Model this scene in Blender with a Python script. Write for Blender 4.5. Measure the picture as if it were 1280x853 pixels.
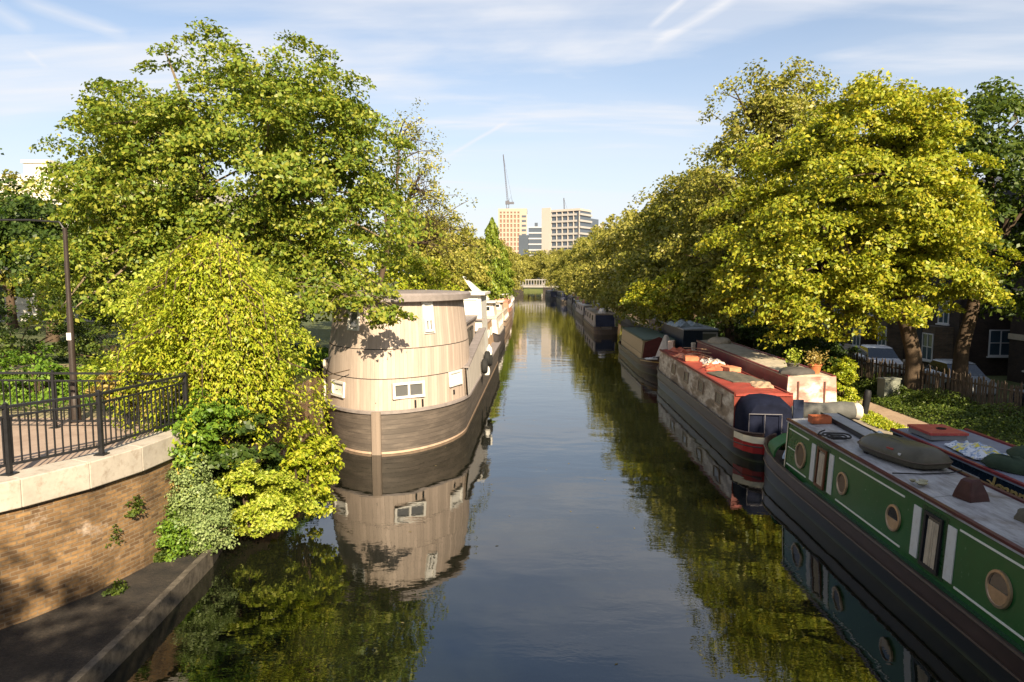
import bpy, math, random
import numpy as np
from mathutils import Vector, Matrix
R = math.radians
random.seed(7)
S = bpy.context.scene
for o in list(bpy.data.objects): bpy.data.objects.remove(o)
C = S.collection

# ---------------------------------------------------------------- camera, sky, sun
cd = bpy.data.cameras.new('camera'); cam = bpy.data.objects.new('camera', cd); C.objects.link(cam)
cam.location = (0, 0, 5.0); cam.rotation_euler = (R(90-5.156), 0, R(2.098))
cd.sensor_width = 36; cd.lens = 870/1280*36; cd.clip_start = .1; cd.clip_end = 5000
S.camera = cam
SUN_AZ, SUN_EL = 160.0, 30.0
W = bpy.data.worlds.new('World'); S.world = W; W.use_nodes = True
def sky_world():
    nt = W.node_tree; N = nt.nodes; N.clear(); L = nt.links.new
    def n(t, **k):
        x = N.new(t)
        for a, b in k.items(): setattr(x, a, b)
        return x
    def math_(op, a, b=None, clamp=False):
        m = n('ShaderNodeMath', operation=op, use_clamp=clamp)
        for i, v in enumerate((a, b)):
            if v is None: continue
            if isinstance(v, (int, float)): m.inputs[i].default_value = v
            else: L(v, m.inputs[i])
        return m.outputs[0]
    out = n('ShaderNodeOutputWorld'); bg = n('ShaderNodeBackground'); L(bg.outputs[0], out.inputs[0])
    bg.inputs[1].default_value = .066
    sky = n('ShaderNodeTexSky', sky_type='NISHITA'); sky.sun_disc = False
    sky.sun_elevation = R(SUN_EL); sky.sun_rotation = R(SUN_AZ); sky.air_density = 1.0; sky.dust_density = 1.2; sky.ozone_density = 1.6
    tc = n('ShaderNodeTexCoord'); sep = n('ShaderNodeSeparateXYZ'); L(tc.outputs['Generated'], sep.inputs[0])
    X, Y, Z = sep.outputs
    zz = math_('ADD', math_('MAXIMUM', Z, 0.0), .10)
    u = math_('DIVIDE', X, zz); v = math_('DIVIDE', Y, zz)
    cmb = n('ShaderNodeCombineXYZ'); L(u, cmb.inputs[0]); L(v, cmb.inputs[1])
    mp = n('ShaderNodeMapping'); L(cmb.outputs[0], mp.inputs[0]); mp.inputs['Rotation'].default_value = (0, 0, R(-62)); mp.inputs['Scale'].default_value = (.42, 1.15, 1); mp.inputs['Location'].default_value = (2.3, .6, 0)
    n1 = n('ShaderNodeTexNoise'); L(mp.outputs[0], n1.inputs[0]); n1.inputs['Scale'].default_value = .80; n1.inputs['Detail'].default_value = 8; n1.inputs['Roughness'].default_value = .52; n1.inputs['Distortion'].default_value = .55
    r1 = n('ShaderNodeMapRange'); L(n1.outputs[0], r1.inputs[0]); r1.inputs[1].default_value = .39; r1.inputs[2].default_value = .57
    mp2 = n('ShaderNodeMapping'); L(cmb.outputs[0], mp2.inputs[0]); mp2.inputs['Rotation'].default_value = (0, 0, R(-50)); mp2.inputs['Scale'].default_value = (.8, 4.5, 1)
    n2 = n('ShaderNodeTexNoise'); L(mp2.outputs[0], n2.inputs[0]); n2.inputs['Scale'].default_value = 1.1; n2.inputs['Detail'].default_value = 9; n2.inputs['Distortion'].default_value = .4
    r2 = n('ShaderNodeMapRange'); L(n2.outputs[0], r2.inputs[0]); r2.inputs[1].default_value = .35; r2.inputs[2].default_value = .8
    cl = math_('MULTIPLY', r1.outputs[0], math_('ADD', math_('MULTIPLY', r2.outputs[0], .75), .45))
    # thin veil that thickens towards the horizon
    veil = n('ShaderNodeMapRange'); L(Z, veil.inputs[0]); veil.inputs[1].default_value = .0; veil.inputs[2].default_value = .34; veil.inputs[3].default_value = .85; veil.inputs[4].default_value = .10
    cl = math_('MAXIMUM', math_('MULTIPLY', cl, .85), veil.outputs[0])
    cl = math_('ADD', cl, math_('MULTIPLY', r1.outputs[0], .12))
    # vapour trails: thin strokes between two directions of the sky
    for (a, b, wd, st) in TRAILS:
        va, vb = Vector(a).normalized(), Vector(b).normalized()
        nn = va.cross(vb).normalized(); mid = (va+vb).normalized(); half = va.angle(vb)/2
        d1 = n('ShaderNodeVectorMath', operation='DOT_PRODUCT'); L(tc.outputs['Generated'], d1.inputs[0]); d1.inputs[1].default_value = nn
        d2 = n('ShaderNodeVectorMath', operation='DOT_PRODUCT'); L(tc.outputs['Generated'], d2.inputs[0]); d2.inputs[1].default_value = mid
        wob = math_('MULTIPLY', math_('SUBTRACT', n2.outputs[0], .5), wd*1.2)
        ab = math_('ABSOLUTE', math_('ADD', d1.outputs['Value'], wob))
        g = n('ShaderNodeMapRange'); L(ab, g.inputs[0]); g.inputs[1].default_value = 0; g.inputs[2].default_value = wd; g.inputs[3].default_value = st; g.inputs[4].default_value = 0
        e = n('ShaderNodeMapRange'); L(d2.outputs['Value'], e.inputs[0]); e.inputs[1].default_value = math.cos(half*1.05); e.inputs[2].default_value = math.cos(half*.6)
        cl = math_('ADD', cl, math_('MULTIPLY', math_('MULTIPLY', g.outputs[0], e.outputs[0]), math_('ADD', math_('MULTIPLY', r2.outputs[0], .6), .55)))
    cl = math_('MINIMUM', cl, .93)
    mx = n('ShaderNodeMix', data_type='RGBA'); L(cl, mx.inputs[0]); L(sky.outputs[0], mx.inputs[6]); mx.inputs[7].default_value = CLOUD
    L(mx.outputs[2], bg.inputs[0])
F_ = 870.0
_p, _y = R(5.156), R(2.098)
def pdir(px, py):
    f = Vector((-math.sin(_y)*math.cos(_p), math.cos(_y)*math.cos(_p), -math.sin(_p))); r = Vector((math.cos(_y), math.sin(_y), 0)); u = r.cross(f)
    return tuple((f*F_ + r*(px-640) + u*(426.5-py)).normalized())
TRAILS = [(pdir(15, -5), pdir(160, 45), .011, .55), (pdir(-30, -5), pdir(42, 40), .012, .4), (pdir(560, 195), pdir(636, 152), .0035, .4), (pdir(810, 35), pdir(862, -8), .006, .55), (pdir(815, 55), pdir(925, -8), .009, .6), (pdir(30, 62), pdir(60, 86), .004, .2)]
CLOUD = (5.5, 5.55, 5.8, 1)
sky_world()
sl = bpy.data.lights.new('sun', 'SUN'); so = bpy.data.objects.new('sun', sl); C.objects.link(so)
sl.energy = 5.0; sl.angle = R(.53); sl.color = (1, .84, .60)
sd = Vector((math.sin(R(SUN_AZ))*math.cos(R(SUN_EL)), math.cos(R(SUN_AZ))*math.cos(R(SUN_EL)), math.sin(R(SUN_EL))))
so.rotation_euler = sd.to_track_quat('Z', 'Y').to_euler(); so.location = (30, -60, 60)
S.view_settings.view_transform = 'Standard'; S.view_settings.look = 'None'; S.view_settings.exposure = 1.35; S.view_settings.gamma = 1
S.render.engine = 'CYCLES'
S.cycles.max_bounces = 8; S.cycles.transparent_max_bounces = 6; S.cycles.diffuse_bounces = 3; S.cycles.glossy_bounces = 3; S.cycles.transmission_bounces = 4

# ---------------------------------------------------------------- materials
class NT:
    def __init__(s, name):
        s.m = bpy.data.materials.new(name); s.m.use_nodes = True; s.t = s.m.node_tree; s.N = s.t.nodes; s.b = s.N['Principled BSDF']; s.out = s.N['Material Output']
    def n(s, t, **k):
        x = s.N.new(t)
        for a, b in k.items(): setattr(x, a, b)
        return x
    def L(s, a, b): s.t.links.new(a, b)
    def math(s, op, a, b=None, c=None):
        m = s.n('ShaderNodeMath', operation=op)
        for i, v in enumerate((a, b, c)):
            if v is None: continue
            if isinstance(v, (int, float)): m.inputs[i].default_value = v
            else: s.L(v, m.inputs[i])
        return m.outputs[0]
    def noise(s, vec, sc, det=5, rough=.6):
        n = s.n('ShaderNodeTexNoise'); n.inputs['Scale'].default_value = sc; n.inputs['Detail'].default_value = det; n.inputs['Roughness'].default_value = rough
        if vec is not None: s.L(vec, n.inputs[0])
        return n
    def ramp(s, fac, stops):
        r = s.n('ShaderNodeValToRGB'); s.L(fac, r.inputs[0]); e = r.color_ramp.elements
        while len(e) < len(stops): e.new(.5)
        for i, (p, c) in enumerate(stops): e[i].position = p; e[i].color = (*c, 1)
        return r.outputs[0]
    def mix(s, f, a, b, mode='MIX'):
        m = s.n('ShaderNodeMix', data_type='RGBA', blend_type=mode)
        for i, v in ((0, f), (6, a), (7, b)):
            if isinstance(v, (int, float)): m.inputs[i].default_value = v
            elif isinstance(v, tuple): m.inputs[i].default_value = (*v[:3], 1)
            else: s.L(v, m.inputs[i])
        return m.outputs[2]
    def bump(s, h, st=.3, dist=.02):
        b = s.n('ShaderNodeBump'); b.inputs['Strength'].default_value = st; b.inputs['Distance'].default_value = dist; s.L(h, b.inputs['Height']); s.L(b.outputs[0], s.b.inputs['Normal'])
    def coord(s, which='Object', scale=None, rot=None):
        tc = s.n('ShaderNodeTexCoord'); o = tc.outputs[which]
        if scale or rot:
            mp = s.n('ShaderNodeMapping'); s.L(o, mp.inputs[0])
            if scale: mp.inputs['Scale'].default_value = scale
            if rot: mp.inputs['Rotation'].default_value = rot
            o = mp.outputs[0]
        return o
MC = {}
def paint(name, col, rough=.5, var=.25, sc=3.0, bump=0, metal=0, dirt=None, spec=.22, stretch=(1, 1, 1)):
    if name in MC: return MC[name]
    t = NT(name); v = t.coord('Object', stretch)
    a = t.noise(v, sc, 6).outputs[0]; b = t.noise(v, sc*9, 4).outputs[0]
    f = t.math('ADD', t.math('MULTIPLY', a, .7), t.math('MULTIPLY', b, .3))
    lo = tuple(c*(1-var) for c in col); hi = tuple(min(.9, c*(1+var)) for c in col)
    c = t.ramp(f, [(.3, lo), (.7, hi)])
    if dirt:
        d = t.noise(v, sc*2.3, 8, .7).outputs[0]; r = t.ramp(d, [(.52, (0, 0, 0)), (.68, (1, 1, 1))])
        c = t.mix(t.math('MULTIPLY', r, .75), c, dirt)
    t.L(c, t.b.inputs['Base Color']); t.b.inputs['Roughness'].default_value = rough; t.b.inputs['Metallic'].default_value = metal
    t.b.inputs['Specular IOR Level'].default_value = spec
    rr = t.math('ADD', t.math('MULTIPLY', b, .3), rough-.15); t.L(rr, t.b.inputs['Roughness'])
    if bump: t.bump(f, .6, bump)
    MC[name] = t.m; return t.m
def leafmat(name, cols, trans=.36, rough=.45):
    cols = [(min(.5, c[0]*1.46), min(.5, c[1]*1.46), c[2]*1.5) for c in cols]
    t = NT(name); g = t.n('ShaderNodeNewGeometry'); pos = t.coord('Object')
    nz = t.noise(pos, .55, 3).outputs[0]
    f = t.math('ADD', t.math('MULTIPLY', g.outputs['Random Per Island'], .75), t.math('MULTIPLY', nz, .34))
    k = len(cols); c = t.ramp(f, [(.12+.76*i/(k-1), cols[i]) for i in range(k)])
    t.L(c, t.b.inputs['Base Color']); t.b.inputs['Roughness'].default_value = rough; t.b.inputs['Specular IOR Level'].default_value = .35
    tr = t.n('ShaderNodeBsdfTranslucent'); cc = t.mix(1.0, c, (1.0, 1.05, .55), 'MULTIPLY'); t.L(cc, tr.inputs[0])
    mx = t.n('ShaderNodeMixShader'); mx.inputs[0].default_value = trans; t.L(t.b.outputs[0], mx.inputs[1]); t.L(tr.outputs[0], mx.inputs[2]); t.L(mx.outputs[0], t.out.inputs[0])
    return t.m
def glassmat(name, col=(.02, .025, .03)):
    t = NT(name); t.b.inputs['Base Color'].default_value = (*col, 1); t.b.inputs['Roughness'].default_value = .06; t.b.inputs['Specular IOR Level'].default_value = .9
    return t.m
def brickmat(name, c1, c2, mortar, bw=.22, bh=.075, stain=None, face=(.5, .72), grime=False):
    t = NT(name); v = t.coord('UV'); br = t.n('ShaderNodeTexBrick'); t.L(v, br.inputs[0])
    br.inputs['Scale'].default_value = 1; br.inputs['Brick Width'].default_value = bw; br.inputs['Row Height'].default_value = bh; br.inputs['Mortar Size'].default_value = .009; br.inputs['Mortar Smooth'].default_value = .2
    br.inputs['Color1'].default_value = (*c1, 1); br.inputs['Color2'].default_value = (*c2, 1); br.inputs['Mortar'].default_value = (*mortar, 1)
    nz = t.noise(v, 1.3, 7, .65).outputs[0]; n2 = t.noise(v, 14, 5).outputs[0]
    c = t.mix(.8, br.outputs[0], t.ramp(nz, [(.32, (.22, .20, .18)), (.52, (.8, .78, .75)), (.7, (1, 1, 1))]), 'MULTIPLY'); c = t.mix(.45, c, t.ramp(n2, [(.35, (.45, .42, .40)), (.6, (1, 1, 1))]), 'MULTIPLY')
    sx = t.n('ShaderNodeSeparateXYZ'); t.L(v, sx.inputs[0]); ed = t.math('ADD', sx.outputs[1], t.math('MULTIPLY', nz, 1.2)); c = t.mix(1.0, c, t.ramp(ed, [(.55, (.30, .28, .26)), (1.0, (1, 1, 1))]), 'MULTIPLY') if grime else c
    if stain:
        f = t.ramp(t.noise(v, .9, 9, .7).outputs[0], [(face[0], (0, 0, 0)), (face[1], (1, 1, 1))]); c = t.mix(f, c, stain)
    t.L(c, t.b.inputs['Base Color']); t.b.inputs['Roughness'].default_value = .85
    h = t.math('ADD', t.math('MULTIPLY', br.outputs['Fac'], -1.0), t.math('MULTIPLY', n2, .5)); t.bump(h, .9, .018)
    return t.m
def plankmat(name, col, w=.13, var=.3, dark=.45, rough=.65, horiz=False, stain=None):
    t = NT(name); v = t.coord('UV'); sp = t.n('ShaderNodeSeparateXYZ'); t.L(v, sp.inputs[0])
    u, vv = (sp.outputs[1], sp.outputs[0]) if horiz else (sp.outputs[0], sp.outputs[1])
    q = t.math('DIVIDE', u, w); fl = t.math('FLOOR', q); fr = t.math('FRACT', q)
    wn = t.n('ShaderNodeTexWhiteNoise', noise_dimensions='1D'); t.L(fl, wn.inputs['W'])
    cb = t.n('ShaderNodeCombineXYZ'); t.L(t.math('MULTIPLY', u, 22), cb.inputs[0]); t.L(t.math('ADD', t.math('MULTIPLY', vv, 1.2), t.math('MULTIPLY', wn.outputs[0], 30)), cb.inputs[1])
    gr = t.noise(cb.outputs[0], 1.0, 7, .6).outputs[0]
    f = t.math('ADD', t.math('MULTIPLY', wn.outputs[0], .5), t.math('MULTIPLY', gr, .5))
    c = t.ramp(f, [(.2, tuple(x*(1-var) for x in col)), (.8, tuple(min(.85, x*(1+var)) for x in col))])
    if stain:
        cs = t.n('ShaderNodeCombineXYZ'); t.L(t.math('MULTIPLY', u, 3.5), cs.inputs[0]); t.L(t.math('MULTIPLY', vv, .7), cs.inputs[1]); ff = t.ramp(t.noise(cs.outputs[0], 1.3, 8, .7).outputs[0], [(.48, (0, 0, 0)), (.72, (1, 1, 1))]); c = t.mix(t.math('MULTIPLY', ff, .6), c, stain)
    gap = t.math('LESS_THAN', fr, .07); c = t.mix(t.math('MULTIPLY', gap, dark), c, tuple(x*.3 for x in col))
    t.L(c, t.b.inputs['Base Color']); t.b.inputs['Roughness'].default_value = rough
    t.bump(t.math('ADD', t.math('MULTIPLY', gap, -1.0), t.math('MULTIPLY', gr, .3)), .5, .008)
    return t.m
def groundmat(name, stops, sc=2.0, bump=.03, rough=.9):
    t = NT(name); v = t.coord('Object'); f = t.math('ADD', t.math('MULTIPLY', t.noise(v, sc, 8, .65).outputs[0], .65), t.math('MULTIPLY', t.noise(v, sc*11, 6).outputs[0], .35))
    t.L(t.ramp(f, stops), t.b.inputs['Base Color']); t.b.inputs['Roughness'].default_value = rough; t.bump(f, .8, bump); return t.m
def watermat():
    t = NT('canal_water'); v = t.coord('Object')
    n0 = t.noise(v, .5, 4).outputs[0]
    t.L(t.ramp(n0, [(.35, (.004, .005, .003)), (.7, (.008, .009, .005))]), t.b.inputs['Base Color'])
    t.b.inputs['Roughness'].default_value = .012; t.b.inputs['IOR'].default_value = 1.72; t.b.inputs['Specular IOR Level'].default_value = .85
    def nz(scale, s, d):
        mp = t.n('ShaderNodeMapping'); t.L(v, mp.inputs[0]); mp.inputs['Scale'].default_value = scale
        x = t.noise(mp.outputs[0], s, d); x.inputs['Distortion'].default_value = .3; return x.outputs[0]
    a = nz((.55, 1.0, 1), .55, 2); b = nz((.6, 1.3, 1), 2.6, 3); c = nz((.8, 1.2, 1), 9.0, 2)
    patch = t.ramp(nz((.35, .12, 1), .35, 3), [(.42, (.25, .25, .25)), (.66, (1, 1, 1))])
    h = t.math('ADD', t.math('MULTIPLY', a, .034), t.math('MULTIPLY', t.math('ADD', t.math('MULTIPLY', b, .011), t.math('MULTIPLY', c, .0020)), patch))
    b_ = t.n('ShaderNodeBump'); b_.inputs['Strength'].default_value = 1; b_.inputs['Distance'].default_value = WAVE; t.L(h, b_.inputs['Height']); t.L(b_.outputs[0], t.b.inputs['Normal'])
    return t.m
WAVE = .42
WATER = watermat()
LEAF = {
 'maple': leafmat('leaf_maple_green', [(.055, .095, .012), (.10, .145, .016), (.155, .185, .020), (.21, .21, .028)]),
 'plane': leafmat('leaf_plane_bright', [(.10, .135, .010), (.17, .20, .014), (.24, .245, .018), (.31, .27, .022)]),
 'olive': leafmat('leaf_olive', [(.08, .092, .015), (.145, .15, .022), (.205, .20, .030), (.26, .225, .048)]),
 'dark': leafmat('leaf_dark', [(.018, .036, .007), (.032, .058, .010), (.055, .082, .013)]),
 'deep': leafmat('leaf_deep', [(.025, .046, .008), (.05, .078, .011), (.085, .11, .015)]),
 'gold': leafmat('leaf_gold', [(.12, .17, .014), (.19, .24, .02), (.27, .30, .03), (.33, .34, .06)]),
 'weep': leafmat('leaf_weeping', [(.12, .16, .010), (.18, .225, .012), (.25, .28, .016), (.31, .29, .03)]),
 'fresh': leafmat('leaf_fresh', [(.05, .11, .012), (.09, .16, .016), (.13, .20, .02)]),
 'grey': leafmat('leaf_grey_green', [(.12, .17, .06), (.17, .22, .08), (.22, .27, .10)]),
 'rust': leafmat('leaf_rusty', [(.20, .15, .03), (.30, .22, .06), (.36, .26, .10)]),
 'cypress': leafmat('leaf_cypress', [(.075, .12, .014), (.13, .175, .018), (.19, .22, .025)]),
 'far': leafmat('leaf_far_olive', [(.13, .14, .025), (.20, .19, .036), (.27, .24, .05)]),
}
BARK = paint('bark_brown', (.075, .052, .034), .9, .45, 6, .03, stretch=(1, 1, .25))
BARKP = paint('bark_pale', (.20, .155, .10), .85, .45, 4, .02, stretch=(1, 1, .3))
IRON = paint('black_iron', (.018, .018, .02), .4, .3, 8)
GLASS = glassmat('dark_glass'); GLASSB = glassmat('bluish_glass', (.05, .08, .11))
WHITE = paint('white_paint', (.62, .60, .56), .45, .08, 5, dirt=(.5, .45, .38))
CREAM = paint('cream_paint', (.68, .60, .42), .45, .12, 6)

# ---------------------------------------------------------------- mesh helpers
class MB:
    def __init__(s): s.v = []; s.f = []; s.mi = []; s.uv = []; s.mats = []
    def mat(s, m):
        if m not in s.mats: s.mats.append(m)
        return s.mats.index(m)
    def face(s, pts, m=None, uv=None):
        b = len(s.v); s.v += [tuple(p) for p in pts]; s.f.append(tuple(range(b, b+len(pts)))); s.mi.append(s.mat(m) if m else 0)
        s.uv.append(uv or [(p[0]+p[1], p[2]) for p in pts])
    def box(s, x0, x1, y0, y1, z0, z1, m=None, M=None):
        P = [Vector(p) for p in ((x0, y0, z0), (x1, y0, z0), (x1, y1, z0), (x0, y1, z0), (x0, y0, z1), (x1, y0, z1), (x1, y1, z1), (x0, y1, z1))]
        Q = [(M @ p) if M else p for p in P]
        for f, ax in (((0, 3, 2, 1), 2), ((4, 5, 6, 7), 2), ((0, 1, 5, 4), 1), ((2, 3, 7, 6), 1), ((1, 2, 6, 5), 0), ((3, 0, 4, 7), 0)):
            uv = [((P[i][1], P[i][2]) if ax == 0 else (P[i][0], P[i][2]) if ax == 1 else (P[i][0], P[i][1])) for i in f]
            s.face([Q[i] for i in f], m, uv)
    def loft(s, rings, m=None, closed=True, caps=True, smooth=True):
        b = len(s.v); n = len(rings[0]); k = s.mat(m) if m else 0
        for r in rings: s.v += [tuple(p) for p in r]
        for i in range(len(rings)-1):
            for j in range(n if closed else n-1):
                a = b+i*n+j; c = b+i*n+(j+1) % n; s.f.append((a, c, c+n, a+n)); s.mi.append(k)
                s.uv.append([(s.v[q][0]+s.v[q][1], s.v[q][2]) for q in (a, c, c+n, a+n)])
        if caps and closed:
            for i, fl in ((0, True), (len(rings)-1, False)):
                q = [b+i*n+j for j in range(n)]; q = q[::-1] if fl else q
                s.f.append(tuple(q)); s.mi.append(k); s.uv.append([(s.v[j][0], s.v[j][1]) for j in q])
    def tube(s, pts, rad, m=None, n=6, caps=True):
        pts = [Vector(p) for p in pts]; rings = []
        if isinstance(rad, (int, float)): rad = [rad]*len(pts)
        up = Vector((0, 0, 1))
        for i, p in enumerate(pts):
            d = (pts[min(i+1, len(pts)-1)]-pts[max(i-1, 0)]).normalized()
            a = d.cross(up if abs(d.z) < .9 else Vector((1, 0, 0))).normalized(); c = d.cross(a)
            rings.append([p+(a*math.cos(t*2*math.pi/n)+c*math.sin(t*2*math.pi/n))*rad[i] for t in range(n)])
        s.loft(rings, m, True, caps)
    def lathe(s, prof, o=(0, 0, 0), ax='z', m=None, n=20, caps=True):
        rings = []
        for r, h in prof:
            ring = []
            for t in range(n):
                a = 2*math.pi*t/n; c, d = r*math.cos(a), r*math.sin(a)
                ring.append((o[0]+c, o[1]+d, o[2]+h) if ax == 'z' else (o[0]+h, o[1]+c, o[2]+d) if ax == 'x' else (o[0]+d, o[1]+h, o[2]+c))
            rings.append(ring)
        s.loft(rings, m, True, caps)
    def prism(s, pts, z0, z1, m=None):
        s.loft([[(x, y, z0) for x, y in pts], [(x, y, z1) for x, y in pts]], m)
    def strip(s, path, z0, z1, m=None, u0=0):
        u = u0
        for (a, b) in zip(path[:-1], path[1:]):
            l = math.hypot(b[0]-a[0], b[1]-a[1]); s.face([(a[0], a[1], z0), (b[0], b[1], z0), (b[0], b[1], z1), (a[0], a[1], z1)], m, [(u, z0), (u+l, z0), (u+l, z1), (u, z1)]); u += l
    def build(s, name, m=None, parent=None, smooth=False, bevel=0):
        me = bpy.data.meshes.new(name); me.from_pydata(s.v, [], s.f)
        mats = list(s.mats) or []
        if m is not None and not mats: mats = [m]
        for q in mats: me.materials.append(q)
        me.polygons.foreach_set('material_index', s.mi)
        uvl = me.uv_layers.new(name='UVMap'); flat = [c for f in s.uv for p in f for c in p]; uvl.data.foreach_set('uv', flat)
        if smooth: me.polygons.foreach_set('use_smooth', [True]*len(me.polygons)); me.set_sharp_from_angle(angle=R(40))
        me.update()
        o = bpy.data.objects.new(name, me); C.objects.link(o)
        if parent: o.parent = parent
        if bevel:
            b = o.modifiers.new('b', 'BEVEL'); b.width = bevel; b.segments = 2; b.limit_method = 'ANGLE'; b.angle_limit = R(50)
        return o
def tag(o, label=None, cat=None, group=None, kind=None):
    if label: o['label'] = label
    if cat: o['category'] = cat
    if group: o['group'] = group
    if kind: o['kind'] = kind
    return o
def thing(name, label, cat, loc=(0, 0, 0), rz=0, group=None):
    o = bpy.data.objects.new(name, None); C.objects.link(o); o.location = loc; o.rotation_euler = (0, 0, rz); o.empty_display_size = .3
    return tag(o, label, cat, group)
def copy_tree(o, loc, rz, label=None, scale=None, parent=None, mats=None):
    c = o.copy(); C.objects.link(c)
    if parent: c.parent = parent
    else:
        c.location = loc; c.rotation_euler = (0, 0, rz)
        if scale: c.scale = scale
        if label: c['label'] = label
    for ch in o.children: copy_tree(ch, None, None, parent=c)
    return c
def part(name, m, parent, fn, smooth=False, bevel=0, label=None):
    b = MB(); fn(b); o = b.build(name, m, parent, smooth, bevel)
    if label: o['label'] = label
    return o

# ---------------------------------------------------------------- foliage
rng = np.random.default_rng(11)
def leaves_mesh(name, cen, nrm, size, mat, parent, aspect=.62, dirs=None, jitter=.55):
    n = len(cen); nrm = nrm + rng.normal(0, jitter, (n, 3)); nrm /= np.linalg.norm(nrm, axis=1)[:, None]+1e-9
    d = rng.normal(0, 1, (n, 3)) if dirs is None else dirs + rng.normal(0, .35, (n, 3))
    t = d - nrm*np.sum(d*nrm, axis=1)[:, None]; t /= np.linalg.norm(t, axis=1)[:, None]+1e-9
    b = np.cross(nrm, t); s = size*rng.uniform(.45, 1.35, n)
    L = (t.T*s*.5).T; B = (b.T*s*.5*aspect).T; K = (nrm.T*s*.10).T
    V = np.empty((n, 4, 3), np.float32)
    V[:, 0] = cen-L-K; V[:, 1] = cen+B-L*.1+K; V[:, 2] = cen+L-K; V[:, 3] = cen-B-L*.1+K
    me = bpy.data.meshes.new(name); me.vertices.add(n*4); me.vertices.foreach_set('co', V.ravel())
    me.loops.add(n*4); me.loops.foreach_set('vertex_index', np.arange(n*4, dtype=np.int32))
    me.polygons.add(n); me.polygons.foreach_set('loop_start', np.arange(0, n*4, 4, dtype=np.int32)); me.polygons.foreach_set('loop_total', np.full(n, 4, np.int32))
    me.update(calc_edges=True); me.materials.append(mat)
    o = bpy.data.objects.new(name, me); C.objects.link(o)
    if parent: o.parent = parent
    return o
def clump_points(lobes, nclump, shell=.55, lump=.22):
    """clump centres spread through the outer part of the lobes, with outward directions"""
    vol = np.array([l[3]*l[4]*l[5] for l in lobes])**(.72); pr = vol/vol.sum(); P = []; O = []
    while len(P) < nclump:
        i = rng.choice(len(lobes), p=pr); l = lobes[i]; d = rng.normal(0, 1, 3); d /= np.linalg.norm(d)
        if d[2] < -.55 and rng.random() < .6: continue
        k = 1+lump*math.sin(d[0]*5+i*2.1)*math.sin(d[1]*6+i)+lump*.8*math.sin(d[2]*8+i*1.3+d[0]*4)
        r = (shell+(1-shell)*rng.random()**.55)*k
        p = np.array(l[:3])+d*r*np.array(l[3:6])
        inside = False
        for j, q in enumerate(lobes):
            if j != i and np.sum(((p-np.array(q[:3]))/np.array(q[3:6]))**2) < (shell*.85)**2: inside = True; break
        if inside: continue
        P.append(p); O.append(d)
    return np.array(P), np.array(O)
def tree(name, label, cat, loc, lobes, nclump, per, size, leaf, base=(0, 0), tr=.3, bark=BARK, crad=.75, flat=.34, group=None, nlimb=26, fork=.35, droop=.25, shell=.5, lump=.22, zc=1.0, splay=0):
    root = thing(name, label, cat, loc, 0, group)
    P, O = clump_points(lobes, nclump, shell, lump)
    n = nclump*per; ci = np.repeat(np.arange(nclump), per)
    d = rng.normal(0, 1, (n, 3)); d /= np.linalg.norm(d, axis=1)[:, None]; rr = rng.random(n)**.45
    cr = crad*rng.uniform(.6, 1.35, nclump)[ci]
    off = d*(rr*cr)[:, None]; rad = np.hypot(off[:, 0], off[:, 1]); off[:, 2] = off[:, 2]*flat - droop*rad**2/cr*zc
    # tilt every spray a little to its own side, outward and down
    tilt = O[ci]; off[:, 2] -= .35*(off[:, 0]*tilt[:, 0]+off[:, 1]*tilt[:, 1])
    cen = P[ci]+off; nrm = tilt*.6+np.array([0, 0, .55])+off*.35
    leaves_mesh('crown', cen, nrm, size, leaf, root, jitter=.7)
    # trunk and limbs
    b = MB(); cz = np.mean([l[2] for l in lobes]); c0 = np.average([l[:3] for l in lobes], axis=0, weights=[l[3]*l[4]*l[5] for l in lobes])
    zmin = min(l[2]-l[5] for l in lobes); fk = Vector((base[0]+(c0[0]-base[0])*.25, base[1]+(c0[1]-base[1])*.25, max(1.2, zmin+(cz-zmin)*fork)))
    b.tube([(base[0], base[1], -.3), (base[0]+.02, base[1], .25), (base[0]*.9+fk.x*.1, base[1]*.9+fk.y*.1, fk.z*.5), fk], [tr*1.5, tr*1.1, tr*.9, tr*.8], None, 10)
    idx = rng.choice(nclump, min(nlimb, nclump), replace=False)
    hubs = []
    for k in range(5):
        a = k*2.4+.5; l = lobes[k % len(lobes)]
        h = Vector((l[0]*.55+fk.x*.45+math.cos(a)*l[3]*.28, l[1]*.55+fk.y*.45+math.sin(a)*l[4]*.28, l[2]-l[5]*.05+k*.12))
        hubs.append(h); mid = fk.lerp(h, .5)+Vector((math.cos(a)*.3, math.sin(a)*.3, -.1))
        b.tube([fk-Vector((0, 0, .2)), mid, h], [tr*.62, tr*.45, tr*.33], None, 7)
    for k in idx:
        e = Vector(P[k]); h = min(hubs, key=lambda q: (q-e).length); s = fk.lerp(h, random.uniform(.55, 1)); dd = (e-s).length
        m1 = s.lerp(e, .35)+Vector((random.uniform(-.1, .1), random.uniform(-.1, .1), .10))*dd; m2 = s.lerp(e, .7)+Vector((random.uniform(-.07, .07), random.uniform(-.07, .07), .07))*dd
        b.tube([s, m1, m2, e], [tr*.26, tr*.17, tr*.10, .012], None, 5, False)
        for q in range(3):
            e2 = Vector(P[rng.integers(nclump)])
            if (e2-m1).length < 2.6: b.tube([m1, m1.lerp(e2, .55)+Vector((0, 0, .12)), e2], [tr*.12, tr*.07, .01], None, 4, False)
    b.build('trunk', bark, root, smooth=True)
    return root
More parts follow.
